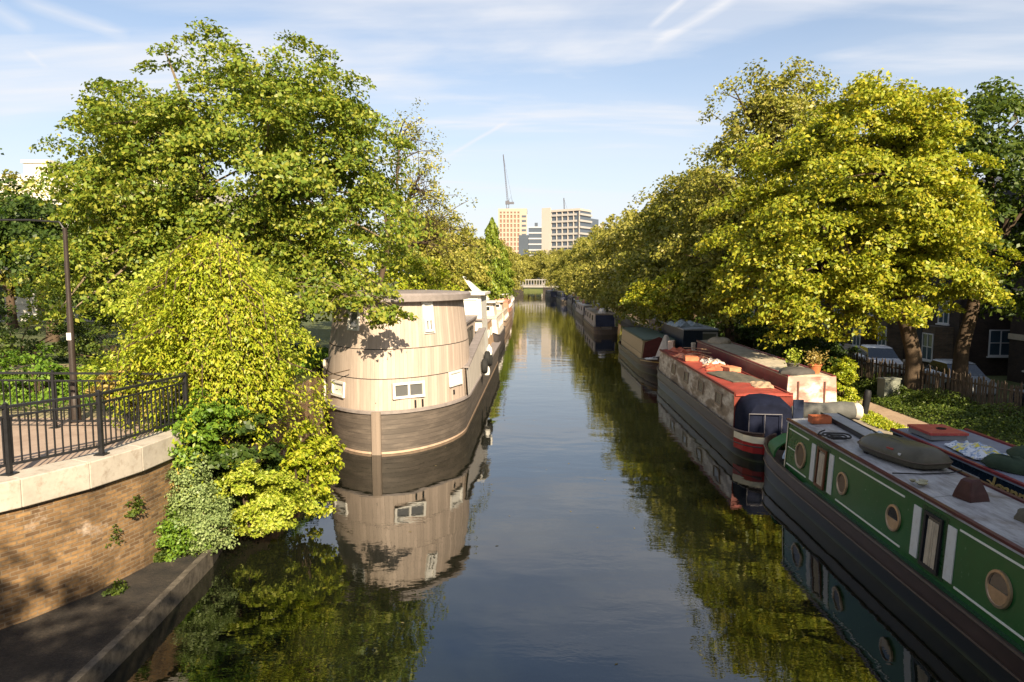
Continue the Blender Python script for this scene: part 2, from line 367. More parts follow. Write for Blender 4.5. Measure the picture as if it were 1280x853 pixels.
def shrub(name, label, cat, loc, lobes, nclump, per, size, leaf, crad=.35, group=None, droop=.3, flat=.5, stems=True):
    root = thing(name, label, cat, loc, 0, group)
    P, O = clump_points(lobes, nclump, .45)
    n = nclump*per; ci = np.repeat(np.arange(nclump), per); d = rng.normal(0, 1, (n, 3)); d /= np.linalg.norm(d, axis=1)[:, None]
    off = d*(rng.random(n)**.5*crad)[:, None]; off[:, 2] = off[:, 2]*flat-droop*np.hypot(off[:, 0], off[:, 1])
    leaves_mesh('foliage', P[ci]+off, O[ci]*.7+np.array([0, 0, .6]), size, leaf, root)
    if stems:
        b = MB()
        for k in rng.choice(nclump, min(12, nclump), replace=False):
            e = P[k]; b.tube([(e[0]*.15, e[1]*.15, -.1), (e[0]*.4, e[1]*.4, e[2]*.55), e], [.03, .02, .008], None, 5, False)
        b.build('stem', BARK, root)
    return root
# ---------------------------------------------------------------- ground, canal, quays
LE = [(-80, -9.8), (5.2, -9.8), (8.1, -7.75), (9.85, -6.74), (12.4, -6.36), (13.1, -6.95), (30, -7.1), (150, -7.8), (262, -7.8)]
def left_edge(y):
    for (a, x0), (b, x1) in zip(LE[:-1], LE[1:]):
        if a <= y <= b: return x0+(x1-x0)*(y-a)/(b-a)
    return -7.8
GRASS = groundmat('ground_grass', [(.3, (.035, .055, .012)), (.55, (.07, .085, .02)), (.8, (.12, .10, .045))], 1.2, .05)
PAVE = groundmat('paving_pink', [(.3, (.24, .17, .13)), (.7, (.38, .29, .23))], 3, .01)
EARTH = groundmat('path_earth', [(.3, (.20, .13, .085)), (.55, (.34, .24, .16)), (.8, (.42, .32, .23))], 1.5, .02)
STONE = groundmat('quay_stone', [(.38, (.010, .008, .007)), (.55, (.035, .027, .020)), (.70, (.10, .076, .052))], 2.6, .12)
CONC = paint('concrete_pale', (.42, .375, .32), .8, .18, 2.5, .012, dirt=(.27, .22, .17))
BRICK = brickmat('wall_brick', (.15, .085, .04), (.38, .225, .095), (.27, .20, .13), .20, .06, stain=(.44, .35, .28), face=(.57, .66), grime=True)
def ground():
    b = MB(); rings = []
    ys = [-80, 5.2, 8.1, 9.85, 12.4, 13.1, 20, 30, 60, 100, 150, 262, 262.05, 400, 2600]
    for y in ys:
        x = left_edge(y); ch = y < 262.02
        bot = -1.6 if ch else 1.0
        rings.append([(-2600, y, 2.2), (-40, y, 2.2), (x, y, 2.2), (x+.01, y, bot), (9.99, y, bot), (10, y, .5 if ch else 1.0), (12.7, y, .5), (13.8, y, .62), (16.5, y, .3), (23, y, -.9), (60, y, -.9), (2600, y, 0)])
    b.loft(rings, None, False, False); o = b.build('ground', GRASS); tag(o, kind='structure'); return o
ground()
b = MB(); b.face([(-8.5, -80, 0), (10.05, -80, 0), (10.05, 262.2, 0), (-8.5, 262.2, 0)]); tag(b.build('canal_water', WATER), kind='structure')
b = MB(); b.prism([(10.9, -40), (12.15, -40), (12.1, 30), (12.0, 120), (10.8, 120), (10.85, 30)], .49, .515); tag(b.build('towpath', EARTH), kind='structure')
b = MB()
for y in range(-20, 200, 3): b.box(9.86, 10.22, y+.01, y+2.99, -1.2, .56+.01*(y % 2))
tag(b.build('quay_edge', paint('edge_stone', (.26, .22, .17), .85, .3, 3, .02)), kind='structure')
b = MB(); led = [(-9.6, -10), (-5.05, -10), (-5.3, 6.5), (-5.45, 9.2), (-5.66, 11.6), (-6.2, 14.2), (-7.5, 14.5), (-7.5, 9), (-9.6, 7)]
b.prism(led, -1.3, .28)
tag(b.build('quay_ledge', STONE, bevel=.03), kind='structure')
b = MB(); b.prism([(-5.33, -10), (-5.04, -10), (-5.30, 6.5), (-5.44, 9.2), (-5.64, 11.55), (-5.74, 11.50), (-5.55, 9.2), (-5.41, 6.5)], -1, .315); tag(b.build('ledge_kerb', paint('ledge_kerb', (.10, .085, .068), .8, .6, 5, .03, dirt=(.03, .027, .022))), kind='structure')
b = MB(); b.prism([(-30, -20), (-9.75, -20), (-9.95, 5.5), (-8.75, 7.15), (-7.35, 9.15), (-6.75, 10.9), (-6.6, 12.38), (-6.98, 13.4), (-30, 13.4)], 2.19, 2.215); tag(b.build('terrace', PAVE), kind='structure')
b = MB(); b.prism([(-30, 13.45), (-8, 13.45), (-8, 22), (-30, 22)], 2.19, 2.212); tag(b.build('footpath', groundmat('path_tan', [(.3, (.16, .13, .07)), (.7, (.30, .26, .14))], 2, .02)), kind='structure')
# small rubble, weeds on the ledge
WP = [(-9.68, -12), (-9.68, 5.4), (-8.5, 7.0), (-7.65, 8.1), (-7.05, 9.0), (-6.66, 9.85), (-6.42, 10.8), (-6.28, 12.45), (-6.9, 13.1), (-7.03, 30), (-7.3, 90)]
rw = thing('retaining_wall', 'brown brick canal wall with pale patches under the black railing', 'wall', (-7, 10, 0))
off = lambda P, o=(-7, 10): [(x-o[0], y-o[1]) for x, y in P]
def w_(b):
    p = off(WP); b.strip(p, -1.2, 1.93)
    for (x0, y0), (x1, y1) in ((p[1], p[2]), (p[2], p[3])): pass
part('brick_face', BRICK, rw, w_)
def c_(b):
    P = [(x+.08, y-.05) for x, y in WP[:7]]+[(-6.2, 12.55)]; Q = [(x-.36, y+.16) for x, y in WP[:7]]+[(-6.66, 12.55)]
    for i in range(len(P)-1):
        q = [P[i], P[i+1], Q[i+1], Q[i]]; q = off(q)
        b.prism(q, 1.9, 2.30)
part('coping', CONC, rw, c_, bevel=.015)
ivy = MB()
def baluster_rail(root, path, z0, top, sp, offs=(-7, 10), low=.12, feet=True, double=False):
    tr = MB(); br = MB()
    for (a, c) in zip(path[:-1], path[1:]):
        A = Vector((a[0]-offs[0], a[1]-offs[1], 0)); B = Vector((c[0]-offs[0], c[1]-offs[1], 0)); L_ = (B-A).length; d = (B-A)/L_
        M = Matrix.Translation(A) @ Matrix.Rotation(math.atan2(d.y, d.x), 4, 'Z')
        tr.box(-.02, L_+.02, -.035, .035, z0+top-.035, z0+top, None, M)
        br.box(0, L_, -.018, .018, z0+low, z0+low+.035, None, M); br.box(0, L_, -.016, .016, z0+top-.17, z0+top-.14, None, M)
    tr.build('top_rail', IRON, root, bevel=.006); br.build('lower_rail', IRON, root)
    me = None
    for (a, c) in zip(path[:-1], path[1:]):
        A = Vector((a[0]-offs[0], a[1]-offs[1], 0)); B = Vector((c[0]-offs[0], c[1]-offs[1], 0)); L_ = (B-A).length; n = int(L_/sp)
        for i in range(1, n):
            p = A.lerp(B, i/n)
            if me is None:
                q = MB(); q.box(-.009, .009, -.009, .009, low+.03, top-.145); o = q.build('baluster', IRON, root); me = o.data
            else: o = bpy.data.objects.new('baluster', me); C.objects.link(o); o.parent = root
            o.location = (p.x, p.y, z0)
def posts(root, pts, z0, h, w=.03, offs=(-7, 10)):
    for (x, y) in pts:
        def f(b, x=x, y=y):
            b.box(x-offs[0]-w, x-offs[0]+w, y-offs[1]-w, y-offs[1]+w, z0, z0+h); b.box(x-offs[0]-.08, x-offs[0]+.08, y-offs[1]-.08, y-offs[1]+.08, z0, z0+.02)
            b.lathe([(.02, h-.01), (.03, h+.01), (.012, h+.03)], (x-offs[0], y-offs[1], z0), 'z', None, 8)
        part('post', IRON, root, f)
r1 = thing('railing', 'black metal railing on the pale coping above the brick wall', 'railing', (-7, 10, 0), 0)
NP = [(-9.0, 6.65), (-7.78, 8.25), (-6.68, 10.25), (-6.42, 12.4)]
baluster_rail(r1, NP, 2.30, .96, .105)
posts(r1, [(-8.4, 7.43), (-7.28, 9.15), (-6.68, 10.25), (-6.42, 12.36)], 2.30, .98)
r2 = thing('railing', 'straight black metal railing at the back of the terrace beside the lamp post', 'railing', (-7, 10, 0), 0)
baluster_rail(r2, [(-14, 12.5), (-6.55, 12.5)], 2.21, 1.05, .125)
posts(r2, [(-13, 12.5), (-11, 12.5), (-9, 12.5), (-7.6, 12.5)], 2.21, 1.06, .025)
# lamp post
lp = thing('lamp_post', 'slim dark lamp post with a small pale sticker behind the railing', 'lamp post', (-8.95, 13.0, 2.2))
part('post', paint('post_brown_black', (.035, .026, .022), .4, .3, 5), lp, lambda b: b.lathe([(.10, 0), (.10, .5), (.075, .55), (.065, .6), (.055, 2.2), (.045, 2.25), (.040, 3.75)], n=14), True)
part('sticker', WHITE, lp, lambda b: b.box(-.045, .045, -.068, -.062, 1.62, 1.76))
part('arm', IRON, lp, lambda b: (b.tube([(0, 0, 3.7), (-.1, 0, 3.86), (-.7, 0, 3.90), (-1.5, 0, 3.9)], .02)))
part('lantern', IRON, lp, lambda b: b.lathe([(.05, .16), (.18, .06), (.17, .0), (.11, -.05)], (-1.5, 0, 3.8), n=14))
# bridge the camera stands on
br = thing('road_bridge', 'brick road bridge deck with low parapet at the near end of the canal', 'bridge', (0, -3, 0))
part('deck', groundmat('asphalt', [(.3, (.04, .04, .04)), (.7, (.065, .062, .06))], 3, .01), br, lambda b: b.box(-12, 14, -3, 2.6, 3.0, 3.45))
part('parapet', BRICK, br, lambda b: (b.box(-12, 14, 2.35, 2.75, 3.4, 4.35), b.box(-12, 14, -3.2, -2.8, 3.4, 4.35)))
for x0, x1 in ((-12, -9.8), (10.2, 14)): part('abutment', BRICK, br, lambda b: b.box(x0, x1, -3, 2.6, -1, 3.0))
# dark metal fence, right bank
fw = thing('paling_fence', 'weathered wooden paling fence between the grass bank and the street', 'fence', (14, 24, .4))
FP = [(17.2, 8), (16.2, 15), (14.7, 21), (13.7, 28), (13.4, 36), (13.4, 60)]
PAL = paint('paling_grey_brown', (.10, .075, .056), .85, .5, 7, .01)
cnt = 0
for (a, c) in zip(FP[:-1], FP[1:]):
    L_ = math.hypot(c[0]-a[0], c[1]-a[1])
    part('rail', PAL, fw, lambda b: [b.tube([(a[0]-14, a[1]-24, h), (c[0]-14, c[1]-24, h)], .03, None, 4) for h in (.35, 1.15)])
stuff = MB()
for (a, c) in zip(FP[:-1], FP[1:]):
    L_ = math.hypot(c[0]-a[0], c[1]-a[1]); n = int(L_/.115)
    for i in range(n):
        t = i/n; x = a[0]+(c[0]-a[0])*t-14; y = a[1]+(c[1]-a[1])*t-24; h = 1.42+random.uniform(-.12, .1); l = random.uniform(-.04, .04)
        big = 17.5 < y+24 < 30.5 and cnt < 100
        q = MB() if big else stuff
        q.loft([[(x-.03, y-.045, -.35), (x-.012, y-.045, -.35), (x-.012, y+.045, -.35), (x-.03, y+.045, -.35)], [(x-.03+l, y-.04, h-.06), (x-.012+l, y-.04, h-.06), (x-.012+l, y+.04, h-.06), (x-.03+l, y+.04, h-.06)], [(x-.024+l, y-.008, h), (x-.016+l, y-.008, h), (x-.016+l, y+.008, h), (x-.024+l, y+.008, h)]])
        if big: q.build('pale', PAL, fw); cnt += 1
tag(stuff.build('distant_pales', PAL, fw), kind='stuff')

# ---------------------------------------------------------------- houses
STUC = paint('stucco_cream', (.52, .49, .42), .7, .08, 1.5)
SLATE = paint('slate', (.10, .10, .11), .6, .3, 4)
DBRICK = brickmat('dark_brick', (.035, .022, .016), (.06, .035, .025), (.04, .035, .03))
YBRICK = brickmat('stock_brick', (.10, .07, .045), (.15, .10, .06), (.10, .09, .08))
SASH = paint('sash_white', (.55, .55, .56), .5, .08, 5)
def window(root, M, w, h, mull=1, frame=SASH, glass=GLASSB, trans=1, sill=True, depth=.09):
    """M: maps local (x right, y out, z up) to the thing's space; centre of the opening"""
    b = MB(); t = .07; z0 = -.0
    b.box(-w/2, w/2, z0, .06, h/2-t, h/2, None, M); b.box(-w/2, w/2, z0, .06, -h/2, -h/2+t, None, M)
    b.box(-w/2, -w/2+t, z0, .055, -h/2+t, h/2-t, None, M); b.box(w/2-t, w/2, z0, .055, -h/2+t, h/2-t, None, M)
    for i in range(mull):
        x = -w/2+w*(i+1)/(mull+1); b.box(x-.03, x+.03, .002, .05, -h/2+t, h/2-t, None, M)
    for i in range(trans):
        z = -h/2+h*(i+1)/(trans+1); b.box(-w/2+t, w/2-t, .004, .045, z-.025, z+.025, None, M)
    f = b.build('window', frame, root)
    g = MB(); g.box(-w/2+t*.5, w/2-t*.5, -.02, .012, -h/2+t*.5, h/2-t*.5, None, M); g.build('pane', glass, f)
    if sill:
        s = MB(); s.box(-w/2-.08, w/2+.08, 0, .14, -h/2-.09, -h/2-.004, None, M); s.build('sill', frame, f)
    return f
def face_m(x, y, z, facing):
    """facing: '-x', '+x', '-y' """
    rz = {'-y': math.pi, '+y': 0, '-x': math.pi/2, '+x': -math.pi/2}[facing]
    return Matrix.Translation((x, y, z)) @ Matrix.Rotation(rz, 4, 'Z')
# white stucco terrace, far left
st = thing('stucco_house', 'tall cream stucco terrace house half hidden by the left trees', 'house', (-32, 44, 2.2))
part('wall', STUC, st, lambda b: b.box(-15, 9, 0, 12, 0, 9.2))
part('basement_wall', paint('rusticated_stone', (.42, .40, .36), .8, .15, 2), st, lambda b: [b.box(-15.1, 9.1, -.12, 0, .0+k*.55, .51+k*.55) for k in range(5)])
part('cornice', WHITE, st, lambda b: (b.box(-15.4, 9.4, -.5, 0, 7.7, 8.05), b.box(-15.2, 9.2, -.3, 0, 7.45, 7.7), b.box(-15.2, 9.2, -.25, 0, 4.6, 4.85)))
part('parapet', WHITE, st, lambda b: (b.box(-15, 9, -.05, .3, 9.0, 9.4)))
part('chimney', STUC, st, lambda b: (b.box(-3, -1.2, 3, 5, 9.2, 10.6), b.box(-3.1, -1.1, 2.9, 5.1, 10.6, 10.8)))
for i in range(7):
    for j, z in enumerate((3.5, 6.2)):
        window(st, face_m(-13+i*3.3, -.01, z, '-y'), 1.1, 1.7, 1, WHITE, GLASS)
for i in range(7):
    part('door', paint('black_door', (.012, .012, .014), .35, .2, 3), st, lambda b: b.box(-13.5+i*3.3, -12.4+i*3.3, -.16, -.125, .1, 2.4))
# brick flats on the right
fl = thing('brick_flats', 'dark brick flats with white windows and a pale storey band at far right', 'building', (27.2, 40, -.9))
part('wall', DBRICK, fl, lambda b: b.box(0, 12, -14, 1, 0, 13))
part('storey_band', paint('band_buff', (.42, .36, .28), .7, .15, 3), fl, lambda b: [b.box(-.06, 0, -14.05, 1.05, z, z+.32) for z in (2.42, 5.0)] )
part('front_band', paint('band_buff2', (.42, .36, .28), .7, .15, 3), fl, lambda b: [b.box(-.02, 12, 1.0, 1.06, z, z+.32) for z in (2.42, 5.0)])
for k in range(5):
    for z in (1.35, 3.95, 6.6):
        window(fl, face_m(-.005, -1.2-k*2.6, z, '-x'), 1.45, 1.15, 1, WHITE, GLASSB, 0)
part('roof', SLATE, fl, lambda b: b.box(-.3, 12.2, -14.2, 1.2, 13, 13.25))
labs = ['dark brick terrace house with bright glazed bay and steps beside the flats', 'dark terrace house with white sash windows right of the trunk of the bright tree', 'dim brick terrace house behind the left side of the bright tree', 'terrace house in deep shade behind the red boats', 'distant dim terrace house behind the towpath trees', 'farthest dim terrace house behind the towpath trees']
for k in range(6):
    y0 = 43+k*9.2; h = thing('terrace_house', labs[k], 'house', (25.5-.25*k, y0, -.9), 0, 'terrace houses along the right street')
    part('wall', (YBRICK if k % 2 else DBRICK), h, lambda b: b.box(0, 9, 0, 9.1, 0, 9.5+.4*(k % 2)))
    part('roof', SLATE, h, lambda b: b.loft([[(-.2, -.02, 9.9), (9.2, -.02, 9.9), (4.5, -.02, 12.6)], [(-.2, 9.12, 9.9), (9.2, 9.12, 9.9), (4.5, 9.12, 12.6)]]))
    for j in range(3):
        for z in (3.9, 7.0): window(h, face_m(-.005, 1.6+j*2.9, z, '-x'), 1.15, 1.7, 1, SASH, GLASSB)
    for j in (0, 2):
        def bay(b, j=j): b.loft([[(0, .5+j*2.9, 0), (-.9, .9+j*2.9, 0), (-.9, 2.3+j*2.9, 0), (0, 2.7+j*2.9, 0)], [(0, .5+j*2.9, 2.9), (-.9, .9+j*2.9, 2.9), (-.9, 2.3+j*2.9, 2.9), (0, 2.7+j*2.9, 2.9)]])
        part('bay', (YBRICK if k != 1 else DBRICK), h, bay); window(h, face_m(-.91, 1.6+j*2.9, 1.6, '-x'), 1.2, 1.7, 1, SASH, GLASSB)
    part('door', paint('door_navy', (.02, .025, .05), .35, .2, 3), h, lambda b: b.box(-.05, -.004, 3.95, 4.95, .6, 2.7))
    part('step', CONC, h, lambda b: [b.box(-.3-.3*q, -.05, 3.8, 5.1, 0, .6-.2*q) for q in range(3)])
    # end gable window seen from the canal
    window(h, face_m(2.5, -.006, 5, '-y'), 1.2, 1.6, 1, SASH, GLASSB); window(h, face_m(5.8, -.006, 5, '-y'), 1.2, 1.6, 1, SASH, GLASSB); window(h, face_m(2.5, -.006, 2, '-y'), 1.4, 1.6, 1, SASH, GLASSB)
# parked cars behind the fence
def car(label, loc, rz, col):
    c = thing('parked_car', label, 'car', loc, rz, 'cars parked behind the fence')
    pm = paint('car_'+str(len(MC)), col, .25, .05, 2)
    def body(b):
        prof = [(-2.1, .35, .8), (-2.05, .75, .84), (-1.1, .92, .86), (-.2, .95, .87), (1.2, .95, .87), (2.0, .85, .84), (2.12, .4, .8)]
        b.loft([[(x, -w, .3), (x, -w, h-.12), (x, -w*.86, h), (x, w*.86, h), (x, w, h-.12), (x, w, .3)] for x, h, w in prof])
    part('body', pm, c, body, True)
    part('cabin', GLASS, c, lambda b: b.loft([[(-1.15, -.76, .88), (1.75, -.76, .88), (1.75, .76, .88), (-1.15, .76, .88)], [(-.35, -.6, 1.38), (1.2, -.6, 1.38), (1.2, .6, 1.38), (-.35, .6, 1.38)]]))
    part('roof', pm, c, lambda b: b.loft([[(-.38, -.62, 1.38), (1.22, -.62, 1.38), (1.22, .62, 1.38), (-.38, .62, 1.38)], [(-.2, -.52, 1.45), (1.05, -.52, 1.45), (1.05, .52, 1.45), (-.2, .52, 1.45)]]), True)
    for sx in (-1.3, 1.3):
        for sy in (-.85, .85):
            w = part('wheel', paint('tyre', (.015, .015, .015), .8, .2, 5), c, lambda b: b.lathe([(.2, -.1), (.32, -.1), (.33, 0), (.32, .1), (.2, .1)], (sx, sy, .33), 'y', None, 16), True)
            part('rim', paint('rim', (.4, .4, .42), .3, .1, 5, metal=.8), w, lambda b: b.lathe([(.19, -.09), (.2, .09)], (sx, sy, .33), 'y', None, 12))
    for sy in (-.6, .6): part('headlight', paint('lamp_glass', (.7, .7, .7), .2, .1, 5), c, lambda b: b.box(-2.11, -2.04, sy-.16, sy+.16, .55, .68))
    return c
car('white parked car just left of the tree trunk behind the fence', (18.6, 38.5, -.15), R(78), (.7, .7, .72))
car('pale silver parked car right of the tree trunk behind the fence', (19.6, 33, -.32), R(82), (.45, .47, .5))
car('dark blue parked car nearest the brick flats', (20.4, 27.4, -.45), R(84), (.03, .04, .07))
car('dark grey parked car farthest along the fence', (18.2, 44.5, -.1), R(80), (.08, .08, .085))
# ---------------------------------------------------------------- far towers, cranes, canal footbridge
TOW = paint('tower_cream', (.37, .29, .235), .7, .08, .1); TOWR = paint('tower_red', (.20, .115, .085), .6, .1, .2); TOWG = glassmat('tower_glass', (.06, .075, .10)); TOWW = paint('tower_white', (.41, .36, .325), .6, .05, .1); TOWB = paint('tower_slate', (.06, .075, .10), .5, .1, .1)
ta = thing('tower_block', 'cream tower block with a grid of brown windows under the tall crane', 'tower block', (-17.5, 500, 1))
part('core', TOWR, ta, lambda b: b.box(-10.2, 9.5, 0, 18, 0, 51))
part('facade_grid', TOW, ta, lambda b: ([b.box(-10.6+i*2.5, -9.5+i*2.5, -.5, 0, 0, 52.4) for i in range(7)], [b.box(-10.6, 5.5, -.4, -.01, z*3.25, z*3.25+1.0) for z in range(16)], b.box(-10.6, 9.8, -.45, 18.2, 51, 53.2), b.box(5.5, 9.8, -.5, 0, 0, 51)))
for z in range(15): part('window_row', TOWG, ta, lambda b: b.box(6.1, 9.2, -.56, -.51, z*3.25+1.4, z*3.25+2.9))
def crane(label, loc, hm, jl, ang, rz=0):
    c = thing('tower_crane', label, 'crane', loc, rz, 'cranes above the far buildings'); K = paint('crane_steel', (.10, .10, .12), .5, .1, 1)
    part('mast', K, c, lambda b: ([b.tube([(sx, sy, 0), (sx, sy, hm)], .16, None, 4) for sx in (-.8, .8) for sy in (-.8, .8)], [b.tube([(-.8, -.8, z), (.8, -.8, z+1.6)], .1, None, 4) for z in np.arange(0, hm-2, 1.8)]))
    part('cab', K, c, lambda b: (b.box(-1.6, 1.2, -1.2, 1.2, hm, hm+2.4), b.box(1.2, 4.5, -1, 1, hm+.2, hm+1.6)))
    a = R(ang); e = (-math.cos(a)*jl, 0, hm+2+math.sin(a)*jl)
    def jib(b):
        for dx, dy in ((-.4, -.5), (-.4, .5), (.5, 0)): b.tube([(dx, dy, hm+2), (e[0]+dx*.3, dy*.3, e[2])], .16, None, 4)
        for i in range(22):
            t0, t1 = i/22, (i+1)/22; b.tube([(-.4+e[0]*t0, -.4, hm+2+(e[2]-hm-2)*t0), (.5+e[0]*t1, 0, hm+2+(e[2]-hm-2)*t1)], .1, None, 4)
    part('jib', K, c, jib)
    part('cable', K, c, lambda b: b.tube([(2.5, 0, hm+6), (e[0], 0, e[2])], .06, None, 4)); part('a_frame', K, c, lambda b: b.tube([(.5, 0, hm+2), (2.5, 0, hm+6), (3.5, 0, hm+1)], .15, None, 4))
crane('tall luffing crane rising from the roof of the cream tower block', (-21.5, 503, 54), 3.5, 33, 84.5)
crane('slimmer crane behind the white slab block', (20.5, 540, 30), 20, 14, 87)
tb = thing('office_block', 'dark glass office block with pale floor bands between the two pale towers', 'office block', (-4, 450, 1))
part('core', TOWG, tb, lambda b: b.box(-1.8, 6.6, 0, 14, 0, 36.5))
part('floor_band', paint('band_grey', (.38, .38, .40), .6, .1, .3), tb, lambda b: [b.box(-1.9, 6.7, -.4, 14, z*3.6, z*3.6+.9) for z in range(11)])
part('side_slab', TOWB, tb, lambda b: b.box(-8.2, -1.9, -.2, 12, 0, 31.5))
part('roof_plant', TOWB, tb, lambda b: b.box(2, 4, 3, 8, 37, 39.5))
tw = thing('slab_block', 'long white slab block with a blank pale end wall and stepped balconies', 'tower block', (2.2, 400, 1), R(-32))
part('end_wall', TOWW, tw, lambda b: b.box(0, 5.6, 0, 1.0, 0, 43.5), label='blank pale end wall')
part('core', TOWG, tw, lambda b: b.box(.4, 5.3, 1.0, 60, 0, 41))
sr = R(25)
part('front_wall', TOWG, tw, lambda b: b.box(5.6, 24, 1.2, 14, 0, 40.8))
part('balcony', paint('balcony_grey', (.34, .32, .31), .6, .1, .3), tw, lambda b: [b.box(5.6, 24.2-.2*z, .4, 1.2, z*3.5, z*3.5+1.1) for z in range(12)])
part('side_balcony', paint('balcony_grey', (1, 1, 1)), tw, lambda b: [b.box(24.0, 24.9, .5, 14, z*3.5, z*3.5+1.1) for z in range(12)])
part('fin', TOWW, tw, lambda b: [b.box(5.7+i*3.6, 6.0+i*3.6, .35, 1.2, 0, 41.5) for i in range(6)])
part('roof', TOWW, tw, lambda b: b.box(5.6, 24.4, .3, 14, 41, 42.2))
td = thing('tower_block', 'small pale tower block at the right end of the far skyline', 'tower block', (33.5, 480, 1))
part('core', TOWG, td, lambda b: b.box(0, 10, 0, 10, 0, 38.5)); part('pier', TOWW, td, lambda b: ([b.box(i*2.3, 1.5+i*2.3, -.4, 0, 0, 40) for i in range(5)], b.box(-.2, 10.3, -.5, 0, 38.5, 40.2)))
fb = thing('footbridge', 'pale flat bridge crossing the far end of the canal', 'bridge', (0, 205, 0))
FBG = paint('bridge_grey', (.24, .225, .21), .6, .2, 1); part('deck', FBG, fb, lambda b: b.box(-10, 12, 0, 4, 2.3, 3.0)); part('parapet', FBG, fb, lambda b: ([b.box(-10, 12, -.1, 0, 2.9, 3.1), b.box(-10, 12, -.1, 0, 4.4, 4.7)], [b.box(-10+i*.8, -9.75+i*.8, -.08, -.02, 3.0, 4.6) for i in range(28)]))
for x0, x1 in ((-10, -4.2), (1.6, 12)): part('abutment', STONE, fb, lambda b: b.box(x0, x1, .2, 4, -1, 2.3))
# ---------------------------------------------------------------- the big timber houseboat
HULLD = plankmat('hull_timber_dark', (.080, .064, .053), .14, .14, .65, .7, True, stain=(.20, .16, .13))
CLAD = plankmat('cladding_pale', (.40, .32, .265), .12, .18, .45, .7, False, stain=(.27, .215, .18))
CLADW = plankmat('slats_white', (.50, .45, .40), .55, .08, .8, .5)
LEAD = paint('roof_lead', (.22, .19, .18), .6, .25, 4)
hb = thing('houseboat', 'large pale timber-clad houseboat with dark bow and rounded tower facing the camera', 'houseboat', (-4.55, 19.3, 0))
def half(a, b_, n, k=15):
    P = []
    for i in range(k+1):
        t = i/k*math.pi/2; x = a*math.sin(t)**(2/n*.9); y = b_*(1-max(0, 1-(x/a)**n)**(1/n)); P.append((x, y))
    return P
def plan(a, b_, yend, n=1.8, y0=0, a_end=None):
    h = half(a, b_, n); h = [(x, y+y0) for x, y in h]; ae = a_end or a
    right = h+[(a+(ae-a)*.5, (y0+b_+yend)/2), (ae, yend)]
    left = [(-x, y) for x, y in right[1:]][::-1]
    return left+right                # from back left round the stem to back right
def skin(b, rings_plan, zs, m=None, u0=0):
    """open skirt between plans at heights; uv u = arc length, v = z"""
    us = []
    for P in rings_plan[:1]:
        u = 0; us = [0]
        for a, c in zip(P[:-1], P[1:]): u += math.hypot(c[0]-a[0], c[1]-a[1]); us.append(u)
    base = len(b.v); n = len(rings_plan[0]); k = b.mat(m) if m else 0
    for P, z in zip(rings_plan, zs):
        for i, (x, y) in enumerate(P): b.v.append((x, y, z[i] if isinstance(z, (list, tuple)) else z))
    for r in range(len(rings_plan)-1):
        for i in range(n-1):
            q = (base+r*n+i, base+r*n+i+1, base+(r+1)*n+i+1, base+(r+1)*n+i); b.f.append(q); b.mi.append(k)
            z0 = zs[r]; z1 = zs[r+1]; za = lambda z, i: z[i] if isinstance(z, (list, tuple)) else z
            b.uv.append([(us[i], za(z0, i)), (us[i+1], za(z0, i+1)), (us[i+1], za(z1, i+1)), (us[i], za(z1, i))])
HP = [plan(2.05, 3.6, 22), plan(2.18, 3.5, 22), plan(2.32, 3.4, 22)]
part('hull', HULLD, hb, lambda b: skin(b, [HP[0], HP[1], HP[2]], [-.6, .0, 1.2]), True)
part('waterline_band', paint('boot_tan', (.42, .30, .22), .7, .2, 4), hb, lambda b: skin(b, [plan(2.20, 3.5, 22, y0=-.02), plan(2.205, 3.5, 22, y0=-.02)], [0.005, .07]))
part('stem_post', plankmat('stem_timber', (.22, .17, .135), .1, .2, .3, .7), hb, lambda b: b.box(-.13, .13, -.09, .25, -.5, 1.23), bevel=.01)
part('mooring_post', IRON, hb, lambda b: b.lathe([(.05, 1.2), (.05, 1.48), (.03, 1.5)], (-.02, .1, 0), 'z', None, 10))
P1 = plan(2.34, 3.4, 3.4+.05); P1b = plan(2.29, 3.4, 3.45)
def deckp(b):
    P = plan(2.30, 3.4, 22); b.face([(x, y, 1.19) for x, y in P], None, [(x, y) for x, y in P])
part('deck', LEAD, hb, deckp)
part('rubbing_strake', LEAD, hb, lambda b: skin(b, [plan(2.33, 3.4, 22, y0=-.02), plan(2.37, 3.4, 22, y0=-.05), plan(2.37, 3.4, 22, y0=-.05), plan(2.31, 3.4, 22)], [1.14, 1.16, 1.23, 1.25]))
T0 = lambda a, y0: plan(a, 3.3, 4.1, y0=y0)
zseg = [(1.2, 2.13, 2.29, .03, 2.27, .10), (2.15, 2.97, 2.26, .12, 2.22, .22), (2.99, 4.32, 2.21, .24, 2.05, .42)]
for i, (z0, z1, a0, y0, a1, y1) in enumerate(zseg):
    part('tower_wall', CLAD, hb, lambda b: skin(b, [T0(a0, y0), T0(a1, y1)], [z0, z1]), True)
part('seam', IRON, hb, lambda b: (skin(b, [T0(2.25, .13), T0(2.25, .13)], [2.12, 2.16]), skin(b, [T0(2.20, .25), T0(2.20, .25)], [2.96, 3.0])))
part('tower_back', CLAD, hb, lambda b: b.box(-2.05, 2.04, 4.0, 4.09, 1.2, 4.3))
def roofb(b):
    A = plan(2.12, 3.3, 4.3, y0=.38); B = plan(2.27, 3.35, 4.5, y0=.18); D = plan(2.2, 3.3, 4.45, y0=.25)
    b.loft([[(x, y, 4.30) for x, y in A], [(x, y, 4.33) for x, y in B], [(x, y, 4.50) for x, y in B], [(x, y, 4.56) for x, y in D], [(x*.5, y*.5+1.4, 4.62) for x, y in D]])
part('roof', LEAD, hb, roofb)
